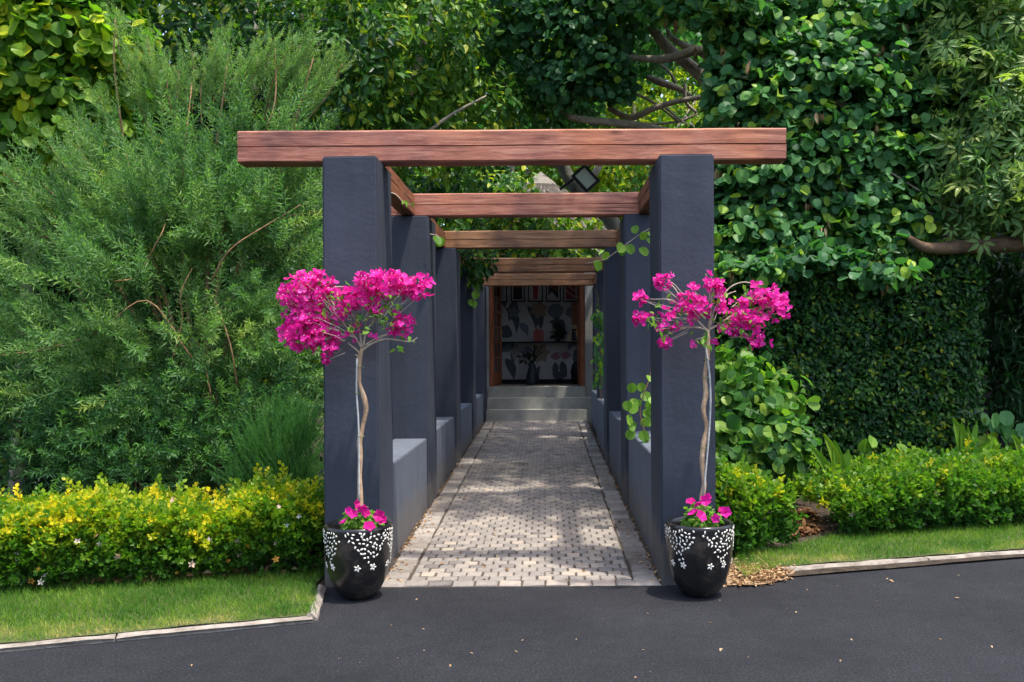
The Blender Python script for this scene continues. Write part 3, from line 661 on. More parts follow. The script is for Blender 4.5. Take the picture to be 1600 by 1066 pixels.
# chalkboard, pale box, vase, plants, pot
A = W(893, 534, 18.08)
t = thing("noticeboard", tuple(A), "small black noticeboard with pale marks in a wooden frame on the shelf", "noticeboard")
MB().box(A[0], A[0] + .165, 18.07, 18.10, 1.682, 2.0).mk("frame", plain("pale_wood", (.42, .30, .17), .6), t)
MB().box(A[0] + .012, A[0] + .153, 18.064, 18.0695, 1.70, 1.93).mk("board", M['dark'], t)
mb = MB()
for r in range(4):
    for c in range(3): mb.box(A[0] + .045 + c * .025, A[0] + .058 + c * .025, 18.0615, 18.0635, 1.74 + r * .04, 1.755 + r * .04)
mb.mk("pale_marks", plain("chalk", (.35, .36, .4), .9), t, kind="stuff")
A = W(884, 534, 18.02); t = thing("wooden_ornament", tuple(A), "pale wooden triangle leaning beside the noticeboard on the shelf", "ornament")
mk("board", [(A[0], 17.99, 1.682), (A[0] + .11, 17.99, 1.682), (A[0] + .11, 18.06, 1.98), (A[0], 18.01, 1.682), (A[0] + .11, 18.01, 1.682), (A[0] + .11, 18.08, 1.98)], [(0, 1, 2), (3, 5, 4), (0, 3, 4, 1), (1, 4, 5, 2), (2, 5, 3, 0)], plain("pale_board", (.38, .27, .16), .6), t)
A = W(900, 520, 18.15); t = thing("wooden_cupboard", (A[0], 18.15, ZF), "red-brown wooden cupboard door high on the wall right of the wallpaper", "cupboard")
B0, B1 = W(893, 508, 18.15), W(910, 474, 18.15); MB().box(B0[0], B1[0], 18.10, 18.19, B0[2], B1[2]).mk("panel", M['doorwood'], t, bevel=.01)
M['dleaf'] = leafmat("dark_houseplant_leaf", [(0, (.012, .03, .014)), (1, (.04, .08, .03))])
def houseplant(px, d, z0, label, potc, pr_, ph, stem, n, size, T):
    A = W(px, 500, d); t = thing("potted_plant", (A[0], d, z0), label, "plant")
    MB().lathe([(0.01, 0), (pr_ * .7, 0), (pr_ * .95, ph * .5), (pr_, ph), (pr_ * .85, ph), (pr_ * .8, ph * .8), (.005, ph * .78)], (A[0], d, z0), 18).mk("pot", plain("house_pot", potc, .4), t, smooth=True)
    mb = MB()
    for k in range(7):
        a = k * .9; mb.tube([(A[0], d, z0 + ph * .75), (A[0] + .05 * math.cos(a), d + .04 * math.sin(a), z0 + ph + stem * .5), (A[0] + .11 * math.cos(a), d + .06 * math.sin(a), z0 + ph + stem)], [.005, .002], 4, 2)
    mb.mk("stem", M['dark'], t)
    P = np.array((A[0], d, z0 + ph + stem * .8)) + unit(n) * np.array((.14, .08, .14)) * RNG.random((n, 1)) ** .5
    addset(t, "leaf", T, P, leaf_frames(unit(n)), RNG.uniform(*size, n), RNG.random(n), M['dleaf'], 300)
houseplant(872, 18.06, 1.681, "dark leafy plant in a small black pot on the shelf inside", (.01, .01, .012), .05, .10, .14, 60, (.07, .12), T_ovate())
# floor vase with dry branches
A = W(832, 600, 17.9); t = thing("floor_vase", (A[0], 17.9, ZF), "tall slate-blue floor vase holding dark dried stems inside the doorway", "vase")
MB().lathe([(.005, 0), (.13, 0), (.135, .05), (.11, .2), (.07, .36), (.055, .40), (.05, .40), (.06, .34), (.005, .3)], (A[0], 17.9, ZF), 24).mk("vase_body", noisy("slate_blue_glaze", [(.3, (.02, .025, .035)), (.7, (.05, .06, .08))], 12, .35), t, smooth=True)
mb = MB()
for k in range(11):
    a = random.uniform(0, 6.28); l = random.uniform(.2, .45); q = random.uniform(.05, .28)
    mb.tube([(A[0], 17.9, ZF + .36), (A[0] + q * .3 * math.cos(a), 17.9 + .02 * math.sin(a), ZF + .36 + l * .5), (A[0] + q * math.cos(a), 17.9 + .08 * math.sin(a), ZF + .36 + l)], [.008, .006, .010], 5, 3)
mb.mk("dried_stem", M['dark'], t)
n = 26; P = np.array((A[0] - .10, 17.9, ZF + .52)) + unit(n) * np.array((.16, .06, .10)); addset(t, "dried_leaf", T_ovate(), P, leaf_frames(unit(n)), RNG.uniform(.08, .14, n), RNG.random(n) * .3, M['dleaf'], 300)
A = W(901, 598, 17.75); t = thing("floor_urn", (A[0], 17.75, ZF), "black rounded urn on the floor beside the right door leaf", "urn")
MB().lathe([(.005, 0), (.06, 0), (.10, .1), (.12, .25), (.09, .38), (.05, .42), (.06, .45), (.045, .45), (.005, .40)], (A[0], 17.75, ZF), 22).mk("urn_body", M['dark'], t, smooth=True)
# ------------------------------------------------------------------ planting
TRS = [T_round(), T_cup(), T_cup(.15, -.08, -.35), T_cup(.85, .03, -.1)]
TR, TO, TS, TL = T_round(), T_ovate(), T_small(), T_ovate(.13, -.25)
M['lf_yellow'] = leafmat("glossy_yellow_green_leaf", [(0, (0.034, 0.095, 0.015)), (.45, (0.093, 0.216, 0.022)), (.8, (0.232, 0.365, 0.025)), (1, (0.512, 0.513, 0.025))], .4)
M['lf_blue'] = leafmat("blue_green_round_leaf", [(0, (0.022, 0.074, 0.035)), (.45, (0.056, 0.169, 0.062)), (.8, (0.109, 0.257, 0.069)), (1, (0.310, 0.446, 0.037))], .34)
M['lf_dark'] = leafmat("dark_creeper_leaf", [(0, (0.011, 0.041, 0.018)), (.45, (0.028, 0.088, 0.022)), (.8, (0.070, 0.169, 0.025)), (1, (0.248, 0.270, 0.025))], .3, .38)
M['lf_wall'] = leafmat("trimmed_creeper_leaf", [(0, (0.011, 0.041, 0.018)), (.45, (0.028, 0.088, 0.022)), (.8, (0.070, 0.169, 0.025)), (1, (0.248, 0.270, 0.025))], .3, .38)
M['lf_mid'] = leafmat("mid_green_creeper_leaf", [(0, (0.019, 0.068, 0.018)), (.45, (0.054, 0.149, 0.022)), (.8, (0.155, 0.284, 0.027)), (1, (0.434, 0.419, 0.025))], .28)
M['lf_far'] = leafmat("sunlit_far_leaf", [(0, (0.062, 0.135, 0.015)), (.5, (0.171, 0.284, 0.025)), (1, (0.527, 0.513, 0.037))], .5)
M['lf_feather'] = leafmat("grey_green_needle_leaf", [(0, (0.052, 0.136, 0.051)), (.45, (0.131, 0.256, 0.087)), (.8, (0.245, 0.368, 0.112)), (1, (0.455, 0.512, 0.135))], .35, .55)
M['lf_lance'] = leafmat("blue_green_lance_leaf", [(0, (0.019, 0.068, 0.027)), (.5, (0.054, 0.149, 0.050)), (1, (0.139, 0.284, 0.037))], .34)
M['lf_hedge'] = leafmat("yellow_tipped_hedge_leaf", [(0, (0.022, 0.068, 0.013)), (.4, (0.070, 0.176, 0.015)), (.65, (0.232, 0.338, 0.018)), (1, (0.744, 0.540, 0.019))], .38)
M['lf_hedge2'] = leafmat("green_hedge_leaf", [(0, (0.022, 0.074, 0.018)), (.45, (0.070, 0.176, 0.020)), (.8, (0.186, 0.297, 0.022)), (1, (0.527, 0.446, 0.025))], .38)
M['lf_schef'] = leafmat("palmate_leaf", [(0, (0.046, 0.115, 0.037)), (.5, (0.124, 0.230, 0.075)), (1, (0.326, 0.392, 0.100))], .36, .35)
M['lf_boug'] = leafmat("lime_leaf", [(0, (.05, .16, .025)), (1, (.22, .38, .045))], .4)
M['lf_strap'] = leafmat("strap_leaf", [(0, (.03, .10, .014)), (.5, (.07, .19, .018)), (1, (.20, .30, .02))], .35, .3)
M['bract'] = leafmat("magenta_bract", [(0, (0.375, 0.012, 0.149)), (.4, (0.700, 0.020, 0.310)), (.75, (0.800, 0.044, 0.414)), (1, (0.800, 0.140, 0.483))], .38, .6, (1.1, .8, 1.1), .2)
M['petunia'] = leafmat("petunia_petal", [(0, (.45, .008, .16)), (1, (.72, .02, .36))], .3, .6, (1.1, .8, 1.1), .2)
M['petal'] = leafmat("pale_petal", [(0, (.62, .36, .26)), (.5, (.68, .54, .44)), (1, (.80, .79, .75))], .3, .7, (1, 1, 1))
M['petal_y'] = leafmat("orange_petal", [(0, (.60, .22, .04)), (1, (.72, .45, .06))], .3, .7, (1, 1, 1))
M['grass'] = leafmat("grass_blade", [(0, (0.039, 0.115, 0.014)), (.4, (0.085, 0.196, 0.022)), (.7, (0.195, 0.287, 0.030)), (1, (0.494, 0.391, 0.144))], .35, .6)
M['dry'] = leafmat("dry_leaf", [(0, (.10, .045, .02)), (.5, (.26, .14, .06)), (1, (.50, .37, .22))], .2, .8, (1, .9, .7))

def branches(root, lines, mat, name="branch", n=7, sub=5):
    for L, rad in lines: MB().tube(L, rad, n, sub).mk(name, mat, root, smooth=True)
def pl(d, *pts): return [W(x, y, d if len(q) == 0 else q[0]) for x, y, *q in pts]

# --- near-black walls put under creepers to block sky and keep leaf gaps dark
bw = thing("backing_wall", (-4.5, 9.9, 0), "dark backing wall added under the creeper behind the feathery bush on the left", "wall")
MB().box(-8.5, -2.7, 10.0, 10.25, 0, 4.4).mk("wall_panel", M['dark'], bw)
bw2 = thing("garden_wall", (3.2, 9.4, 0), "dark garden wall completely covered by the trimmed creeper right of the pergola", "wall")
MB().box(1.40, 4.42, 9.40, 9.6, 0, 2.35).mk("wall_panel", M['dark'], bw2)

# --- upper left glossy round-leaf tree
t = thing("round_leaf_tree", (-5.2, 9.1, 0), "tree with glossy yellow-green round leaves filling the top left corner", "tree")
branches(t, [(pl(9.1, (20, 900), (40, 500), (60, 200), (60, -150)), (.09, .06, .03)), (pl(9.1, (45, 420), (110, 260), (150, 90)), (.035, .02, .01)), (pl(9, (50, 300), (0, 150), (-60, 30)), (.03, .015))], M['bark_grey'], "trunk")
crown(t, [(20, 40, 8.7, 130, 150, .6, 1.4), (110, 90, 8.8, 110, 150, .55, 1.4), (40, 210, 8.8, 120, 100, .5, 1.2), (150, 240, 9.0, 70, 80, .5), (-140, 150, 8.9, 150, 260, .7, .6), (60, -180, 8.9, 220, 130, .7, .5)], 13500, (.095, .15), TRS, M['lf_yellow'], tint=(.25, .85), up=.75, rnd=.5, young=.10)
# --- dark creeper behind the bush
t = thing("creeper", (-4.0, 9.6, 0), "dark green creeper covering the backing wall behind the feathery bush", "creeper")
crown(t, [(100, 400, 9.6, 260, 180, .4), (80, 700, 9.5, 320, 220, .4), (330, 500, 9.6, 300, 330, .3), (260, 90, 9.7, 210, 170, .4), (-220, 300, 9.6, 220, 500, .5, .5), (60, 560, 9.3, 160, 160, .3, 1.3), (160, 300, 9.5, 120, 160, .3), (420, 60, 9.6, 180, 160, .4), (300, -130, 9.7, 420, 120, .5, .5)], 20000, (.07, .13), TO, M['lf_dark'], tint=(.0, .55), up=.4, n_ind=300, crad=(.12, .34), fill=.4)
# --- bright creeper, top middle
t = thing("creeper_tree", (-2.3, 10.6, 0), "mid green leafy creeper with yellow young leaves massed above the left of the front beam", "tree")
branches(t, [(pl(10.8, (560, 640), (580, 400), (640, 150), (700, -60)), (.07, .05, .03)), (pl(10.6, (590, 330), (520, 180), (470, 20)), (.03, .015)), (pl(10.6, (600, 270), (690, 190), (760, 150)), (.03, .012))], M['bark_grey'], "trunk")
crown(t, [(560, 110, 10.4, 110, 120, .7, 1.3), (480, 60, 10.6, 100, 130, .6), (640, 60, 10.9, 120, 130, .8), (560, 230, 10.5, 90, 70, .5), (700, 170, 11.4, 110, 100, .8), (600, -120, 10.8, 260, 110, .9, .6), (790, 60, 12.2, 100, 140, .8), (520, 330, 10.6, 50, 90, .3)], 13000, (.08, .15), TO, M['lf_mid'], tint=(.15, .75), up=.6, young=.09)
# --- dark overhang seen through the beams
t = thing("creeper", (-.9, 13.5, 2.7), "dark creeper hanging over the left end of the rear pergola beams", "creeper")
crown(t, [(735, 402, 13.2, 34, 26, .35, 1.4), (700, 290, 12.6, 70, 26, .5), (745, 425, 13.25, 16, 16, .2), (700, 345, 13.6, 60, 14, .4)], 1500, (.07, .15), TO, M['lf_dark'], tint=(.15, .75), up=.3, crad=(.06, .16))
branches(t, [(pl(13.3, (742, 415), (747, 440), (742, 460), (735, 478)), (.006, .003)), (pl(13.3, (716, 410), (745, 395), (790, 398)), (.010, .004))], M['twig'], "stem", 4)

# --- tall trees far behind
def far_tree(px, d, top, rx, label, n, tint, mat, lo=330, size=(.10, .19), lean=0, seedd=0):
    t = thing("background_tree", tuple(W(px, 548, d) * (1, 1, 0)), label, "tree", "trees behind the house")
    branches(t, [([W(px, 548, d) * (1, 1, 0), W(px + lean * .5, 330, d), W(px + lean, top + 40, d)], (.16, .10, .04)), (pl(d, (px + lean * .4, 330), (px - rx * .5, 180)), (.06, .02)), (pl(d, (px + lean * .4, 300), (px + rx * .6, 150)), (.06, .02))], M['bark_grey'], "trunk")
    b = [(px + RNG.uniform(-.6, .6) * rx, RNG.uniform(top, lo), d + RNG.uniform(-1, 1.2), rx * RNG.uniform(.3, .5), rx * RNG.uniform(.26, .42), 1.0) for _ in range(11)] + [(px, (top + lo) / 2, d + 1.2, rx, (lo - top) * .5, .9, .8)]
    crown(t, b, n, size, TO, mat, tint=tint, n_ind=120, up=.5, crad=(.15, .42), fill=.45)
far_tree(640, 21, -60, 200, "mid green tree behind the left side of the house roof", 13000, (.1, .7), M['lf_mid'])
far_tree(800, 22, -90, 210, "leafy tree behind the pale tip of the thatched roof", 15000, (.15, .95), M['lf_mid'])
far_tree(990, 23, -60, 170, "bright yellow-green tree glowing through the bare limbs right of the house", 11000, (.2, .95), M['lf_far'], 350)
far_tree(1180, 21, -80, 220, "deep green tree behind the right of the pergola", 9500, (.1, .7), M['lf_mid'], 420)
far_tree(1420, 19, -80, 240, "dark green tree behind the trimmed creeper wall on the right", 9500, (.05, .6), M['lf_dark'], 480)
far_tree(1680, 18, -60, 200, "dark green tree at the far right edge", 5500, (.05, .6), M['lf_dark'], 520)
far_tree(400, 20, -120, 240, "deep green tree behind the creeper above the feathery bush", 6500, (.05, .6), M['lf_dark'], 420)
far_tree(560, 27, -300, 300, "tall green tree far behind the left beams", 6500, (.1, .7), M['lf_mid'], 300, (.16, .26))
far_tree(1290, 27, -300, 320, "tall green tree far behind the right beams", 6500, (.1, .7), M['lf_mid'], 420, (.16, .26))

t = thing("woodland", (0, 32, 0), "distant mass of yellow-green woodland closing the view behind everything", "woodland"); t["kind"] = "stuff"
n = 60000; P = np.stack([RNG.uniform(-17, 19, n), RNG.uniform(28, 33, n), RNG.uniform(.2, 17, n)], 1); P[:, 1] += 1.2 * np.array([mnoise.noise(Vector(p * .5)) for p in P])
addset(t, "leaf", TO, P, leaf_frames(np.tile((0, -.7, .2), (n, 1)), .6, .7), RNG.uniform(.35, .6, n), RNG.uniform(.1, .9, n), M['lf_far'], 0, "foliage")
# --- climber on the house roof
t = thing("roof_climber", (-.3, 17.4, 3.6), "leafy climber with yellow and orange flecks spreading over the house roof", "climber")
crown(t, [(780, 320, 17.0, 70, 40, .6), (740, 380, 17.0, 70, 40, .5), (840, 394, 16.9, 90, 14, .4), (905, 320, 18.6, 46, 16, .4, .5), (800, 345, 17.0, 40, 18, .4), (900, 350, 16.9, 40, 10, .3, .6), (700, 285, 17, 60, 24, .5), (820, 345, 16.8, 70, 16, .4), (800, 290, 18.4, 26, 18, .3), (880, 395, 16.8, 70, 10, .3)], 4600, (.09, .20), TO, M['lf_mid'], tint=(.1, .9), young=.14, n_ind=200)
def gap(P):
    x, y, d = proj(P); e = np.array([mnoise.noise(Vector((a * .03, b * .03, 2))) * 16 for a, b in zip(x, y)])
    return ~(((x > 985 + e) & (x < 1108 + e) & (y > 34 + e) & (y < 200) & (x < 1125 - .25 * (y - 60))) | ((x > 895 + e) & (x < 1060) & (y > 158 + e) & (y < 202)))
# --- grey limbed tree
t = thing("grey_limbed_tree", tuple(W(968, 548, 13.9) * (1, 1, 0)), "tree with smooth grey crossing limbs rising above the right half of the front beam", "tree")
d = 13.6
branches(t, [([W(975, 600, d) * (1, 1, 0)] + pl(d, (968, 430), (958, 350), (905, 300), (875, 250), (835, 140), (810, -20)), (.15, .13, .12, .11, .09, .07, .05))], M['bark_dark'], "trunk", 10)
branches(t, [(pl(11.2, (1180, 260), (1112, 140), (1080, 105), (1040, 72), (1008, 20), (985, -60)), (.10, .085, .075, .07, .055, .04)),
    (pl(11.0, (1190, 200), (1132, 108), (1100, 82), (1082, 78), (1050, 60), (1042, 45)), (.10, .08, .07, .05, .035, .02)),
    (pl(10.95, (1090, 77), (1065, 86), (1040, 92), (1008, 92), (975, 88)), (.06, .055, .05, .04, .03)),
    (pl(11.4, (870, 176), (905, 186), (960, 192), (1010, 198), (1050, 205)), (.03, .045, .05, .045, .03)),
    (pl(11.6, (950, 168), (985, 184), (1020, 170), (1060, 158), (1110, 150)), (.035, .04, .04, .035, .03)),
    (pl(11.8, (1010, 120), (1030, 128), (1058, 138), (1080, 150)), (.03, .05, .04, .03)), (pl(11.6, (1056, 130), (1045, 112), (1028, 98)), (.02, .014)), (pl(11.7, (1070, 132), (1072, 160), (1088, 176)), (.025, .02)),
    (pl(11.7, (990, 145), (1020, 160), (1060, 190)), (.02, .014)), (pl(11.5, (1040, 168), (1056, 182), (1075, 196)), (.018, .012)), (pl(11.7, (1000, 196), (1060, 190), (1090, 178)), (.018, .014)), (pl(11, (1085, 28), (1110, 48), (1140, 52), (1136, 20)), (.012, .016, .01)),
    (pl(d, (905, 300), (930, 270), (950, 235), (985, 215)), (.06, .05, .04)), (pl(d, (880, 262), (850, 255), (810, 252), (770, 262)), (.035, .025, .012))], M['bark_grey'], "limb", 9)
branches(t, [(pl(11.6, (1280, 30), (1283, 60), (1276, 110)), (.012, .01)), (pl(9.6, (1500, -20), (1545, 25), (1580, 42), (1640, 70)), (.018, .014)), (pl(9.6, (1545, 15), (1590, 30), (1640, 34)), (.01, .008)), (pl(9.6, (1555, 40), (1572, 66)), (.008, .005)), (pl(10.4, (1262, -20), (1268, 40)), (.02, .016))], M['twig'], "twig", 6)
crown(t, [(960, 60, 11.2, 80, 90, .6, 1.2), (930, 130, 11.3, 80, 40, .5, 1.3), (1000, -20, 11, 110, 70, .8), (850, 40, 11.6, 90, 90, .6), (880, 130, 11.8, 60, 45, .4)], 6500, (.075, .13), TRS, M['lf_blue'], tint=(.1, .6), up=.6, young=.05, keep=gap)
# floodlight
A = W(915, 279, 12.6); t = thing("floodlight", tuple(A), "tilted black-framed square floodlight fixed to the grey tree between the first two beams", "lamp")
S_ = 12.6 / F; mb = MB(); lens = MB(); a = math.radians(-48)
def RQ(x, z, y): return (A[0] + S_ * (x * math.cos(a) - z * math.sin(a)), 12.6 + y, A[2] + S_ * (x * math.sin(a) + z * math.cos(a)))
for x0, x1, z0, z1 in ((-18, 18, 10, 14), (-18, 18, -14, -10), (-18, -14, -10, 10), (14, 18, -10, 10)):
    mb.add([RQ(x, z, y) for z in (z0, z1) for y in (-.03, .05) for x in (x0, x1)], [(0, 2, 3, 1), (4, 5, 7, 6), (0, 1, 5, 4), (2, 6, 7, 3), (0, 4, 6, 2), (1, 3, 7, 5)])
lens.add([RQ(x, z, y) for z in (-10, 10) for y in (-.01, .04) for x in (-14, 14)], [(0, 2, 3, 1), (4, 5, 7, 6), (0, 1, 5, 4), (2, 6, 7, 3), (0, 4, 6, 2), (1, 3, 7, 5)])
mb.mk("housing", M['dark'], t); lens.mk("lens", plain("frosted_lens", (.26, .30, .22), .4), t)
MB().tube(pl(12.7, (925, 256), (912, 268), (893, 282), (875, 296)), (.012, .02, .02), 6, 3).mk("bracket", M['dark'], t)

# --- right round-leaf tree (hangs over the trimmed creeper)
t = thing("round_leaf_tree", (4.3, 10.6, 0), "spreading tree with blue-green round leaves and brown pods hanging over the trimmed creeper wall", "tree")
branches(t, [([(4.4, 10.8, 0)] + pl(10.3, (1500, 390), (1440, 300), (1330, 170), (1260, 60), (1240, -150)), (.14, .12, .09, .06, .04)), (pl(9.7, (1440, 300), (1370, 260), (1290, 250), (1200, 280)), (.05, .03, .015)), (pl(9.6, (1330, 170), (1230, 130), (1150, 120)), (.04, .02)), (pl(9.4, (1340, 330), (1300, 260), (1270, 180)), (.014, .01)), (pl(9.3, (1205, 365), (1212, 300), (1225, 260)), (.012, .008)), (pl(9.3, (1340, 250), (1352, 245), (1400, 275), (1440, 300)), (.012, .01))], M['bark_grey'], "trunk")
RB = [(1180, 150, 9.8, 90, 90, .5, 1.1), (1290, 150, 9.7, 110, 100, .5, 1.3), (1400, 200, 9.8, 100, 110, .5), (1200, 300, 9.6, 105, 80, .4, 1.3), (1320, 300, 9.6, 110, 80, .4, 1.1), (1180, 375, 9.4, 80, 45, .3, 1.2), (1290, 380, 9.45, 95, 40, .3, 1.2), (1390, 350, 9.5, 60, 45, .3), (1140, 40, 10, 120, 90, .6), (1300, 30, 10, 140, 90, .6), (1420, 60, 10.2, 100, 80, .6), (1375, 432, 8.95, 40, 16, .12, 1.3), (1280, 408, 9.0, 70, 14, .12, 1.1), (1165, 420, 9.0, 45, 14, .15, 1.2), (1110, 20, 9.9, 70, 60, .5), (1455, 130, 9.8, 50, 80, .4), (1240, 225, 9.5, 80, 60, .3), (1360, 250, 9.5, 70, 50, .3)]
crown(t, RB, 23000, (.08, .135), TRS, M['lf_blue'], tint=(.2, .85), up=.8, rnd=.42, down=.35, young=.055, crad=(.12, .30), fill=.3, keep=gap, flat=(1.5, 1, .45))
# unseen crown added overhead to shade the path, steps and screen
P, O = [], []
for c, r, m in (((1.7, 7.3, 6.3), (1.0, .9, .4), 50), ((1.4, 9.3, 6.3), (1.2, 1.2, .5), 85), ((1.5, 11.6, 6.4), (1.3, 1.4, .5), 105), ((1.4, 14.2, 6.4), (1.4, 1.6, .5), 120), ((6.6, 10.8, 5.6), (1.6, 1.2, .5), 120), ((.2, 15.6, 5.6), (1.3, .8, .3), 70)):
    cc = np.array(c) + unit(m) * np.array(r) * RNG.random((m, 1)) ** .4
    P.append(np.repeat(cc, 16, 0) + unit(m * 16) * RNG.uniform(.05, .28, (m * 16, 1))); O.append(unit(m * 16))
P, O = np.concatenate(P), np.concatenate(O)
addset(t, "leaf", TR, P, leaf_frames(O, 1.0), RNG.uniform(.10, .16, len(P)), RNG.uniform(.1, .7, len(P)), M['lf_blue'], 0, "shade_foliage")
branches(t, [([W(1240, -150, 10.3), (3.0, 9.4, 6.2), (1.7, 7.6, 6.3)], (.05, .03, .015)), ([W(1240, -150, 10.3), (2.2, 11.4, 6.3), (1.5, 13, 6.4), (1.4, 15, 6.4)], (.05, .04, .02))], M['bark_grey'], "branch")  # unseen branches added to carry the shading crown
# brown pods and dry leaves
c, O = crown_pts(RB, 420, 5, (.03, .09), 0); n = len(c)
addset(t, "seed_pod", T_ovate(.16, -.1), c + np.array((0, -.05, 0)), rot_to(unit(n) * .3 + np.array((0, 0, -1.0)), unit(n) + np.array((0, -1, 0))), RNG.uniform(.07, .13, n), RNG.random(n), M['dry'], 120, "seed_pods")
# horizontal limb on the right
branches(t, [(pl(9.02, (1700, 372), (1600, 380), (1520, 385), (1450, 388), (1420, 372)), (.09, .085, .075, .055, .03))], noisy("brown_limb_bark", [(.3, (.05, .03, .018)), (.7, (.15, .095, .055))], 10, .9, .8, 40), "limb", 10)

# --- palmate tree far right
def T_palm():
    V = []; Fc = []; V0, F0 = T_ovate(.17, -.3)
    for k in range(7):
        a = (k - 3) * .78; c, s = math.cos(a), math.sin(a); b = len(V); L = .55 - .05 * abs(k - 3)
        for x, y, z in V0: X, Y = x * L, .12 + y * L; V.append((X * c + Y * s, -X * s + Y * c, z * L))
        Fc += [tuple(i + b for i in f) for f in F0]
    return np.array(V), Fc
t = thing("palmate_leaf_tree", (5.6, 9.8, 0), "tree with pale finger-like leaf rosettes at the upper right edge", "tree")
branches(t, [([(5.9, 9.9, 0)] + pl(9.8, (1640, 400), (1580, 250), (1540, 100), (1530, -80)), (.07, .05, .04, .02)), (pl(9.6, (1600, 290), (1550, 270), (1510, 255)), (.02, .012)), (pl(9.6, (1560, 180), (1500, 130), (1470, 100)), (.02, .01))], M['bark_grey'], "trunk")
crown(t, [(1540, 200, 9.2, 70, 60, .5, 1.2), (1580, 290, 9.0, 70, 50, .5, 1.3), (1500, 120, 9.4, 60, 60, .5), (1590, 90, 9.3, 80, 70, .5), (1530, 330, 9.1, 60, 40, .4), (1680, 230, 9.2, 110, 200, .7, .7), (1560, -40, 9.5, 120, 70, .6), (1500, 260, 9.3, 50, 50, .4), (1480, 40, 9.7, 60, 60, .5)], 2600, (.19, .30), T_palm(), M['lf_schef'], piece="leaf", tint=(.1, .8), up=.5, rnd=.6, down=.3, per=5, crad=(.1, .3), young=.08)
t = thing("backing_wall", (8, 13, 0), "black backing wall added to darken the gap behind the slatted screen at the right edge", "wall")
MB().box(4.4, 13, 13.0, 13.2, 0, 4.3).mk("wall_panel", M['dark'], t)  # wall added to block the sky between the slats
# deep shade hollow on the right: slatted screen
t = thing("slatted_screen", (6.6, 11.2, 0), "dark slatted timber screen in the shady gap at the right edge", "screen")
for k in range(14): MB().box(4.75, 9.2, 11.2, 11.225, .15 + k * .2, .29 + k * .2).mk("slat", noisy("shade_black_slat", [(.3, (.003, .003, .004)), (.7, (.008, .008, .009))], 9, .6, spec=.08), t)  # near-black slat colour stands in for the hollow's deep shade
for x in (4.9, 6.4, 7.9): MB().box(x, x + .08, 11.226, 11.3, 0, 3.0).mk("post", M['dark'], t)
t = thing("creeper", (5.9, 10.7, 0), "very dark drooping creeper in the shady gap at the right edge", "creeper")
crown(t, [(1585, 430, 10.4, 60, 40, .3), (1600, 520, 10.8, 60, 30, .2, .5), (1660, 480, 10.5, 70, 130, .4), (1590, 600, 10.6, 40, 40, .25, .6), (1500, 400, 10.5, 90, 26, .4), (1580, 480, 10.6, 50, 60, .3, 1.2), (1570, 570, 10.5, 40, 50, .25), (1610, 640, 10.4, 50, 40, .3)], 4800, (.10, .18), TL, M['lf_dark'], tint=(.0, .35), young=0)
# --- trimmed creeper wall on the right
t = thing("trimmed_creeper", (3.1, 9.6, 0), "dense trimmed dark green creeper forming a flat leafy wall right of the pergola", "hedge")
m = 25000; x = RNG.uniform(1.28, 4.54, m); z = RNG.uniform(0.05, 2.5, m); y = 9.07 + .10 * np.array([mnoise.noise(Vector((a * 2.4, b * 2.4, 1))) + .6 * mnoise.noise(Vector((a * 6, b * 6, 4))) for a, b in zip(x, z)]) + RNG.random(m) ** 2 * .22
edge_ = (4.50 + .08 * np.array([mnoise.noise(Vector((b * 3, 0, 7))) for b in z])); k = x < edge_; x, y, z = x[k], y[k], z[k]
P = np.stack([x, y, z], 1); m = len(P)
pat = np.array([mnoise.noise(Vector((a * 3.5, b * 3.5, 11))) for a, b in zip(x, z)])
R = leaf_frames(np.tile((0, -.8, .1), (m, 1)), .75, .75, .4)
addset(t, "leaf", TO, P, R, RNG.uniform(.045, .085, m), .42 + .30 * pat + RNG.normal(0, .27, m), M['lf_wall'], 300)
m = 5200; x = RNG.uniform(4.28, 4.6, m); P = np.stack([x, RNG.uniform(9.1, 9.8, m), RNG.uniform(.05, 2.6, m)], 1)
addset(t, "leaf", TO, P, leaf_frames(np.tile((.6, -.4, .1), (m, 1)), .35, .7), RNG.uniform(.045, .085, m), RNG.uniform(.1, .7, m), M['lf_wall'], 0, "side_foliage")
# --- round-leaf climber beside the right front pillar
t = thing("round_leaf_climber", (1.95, 9.2, .05), "pale green round-leaf climber growing up the trimmed creeper beside the right front pillar", "climber")
branches(t, [(pl(8.8, (1150, 800), (1165, 720), (1180, 650), (1175, 580)), (.012, .008, .005)), (pl(8.8, (1180, 800), (1210, 720), (1215, 640)), (.01, .005))], M['twig'], "stem", 5)
crown(t, [(1165, 590, 8.75, 36, 30, .2), (1160, 650, 8.65, 50, 45, .25, 1.2), (1190, 690, 8.55, 55, 45, .25, 1.2), (1150, 715, 8.5, 40, 35, .2), (1225, 690, 8.6, 28, 30, .2), (1215, 620, 8.8, 24, 26, .15), (1140, 560, 8.8, 20, 16, .15)], 1900, (.08, .14), TRS, leafmat("pale_round_leaf", [(0, (.03, .10, .03)), (.5, (.08, .20, .04)), (1, (.24, .36, .05))], .38, .4), tint=(.15, .8), up=.6, per=7, young=.10)
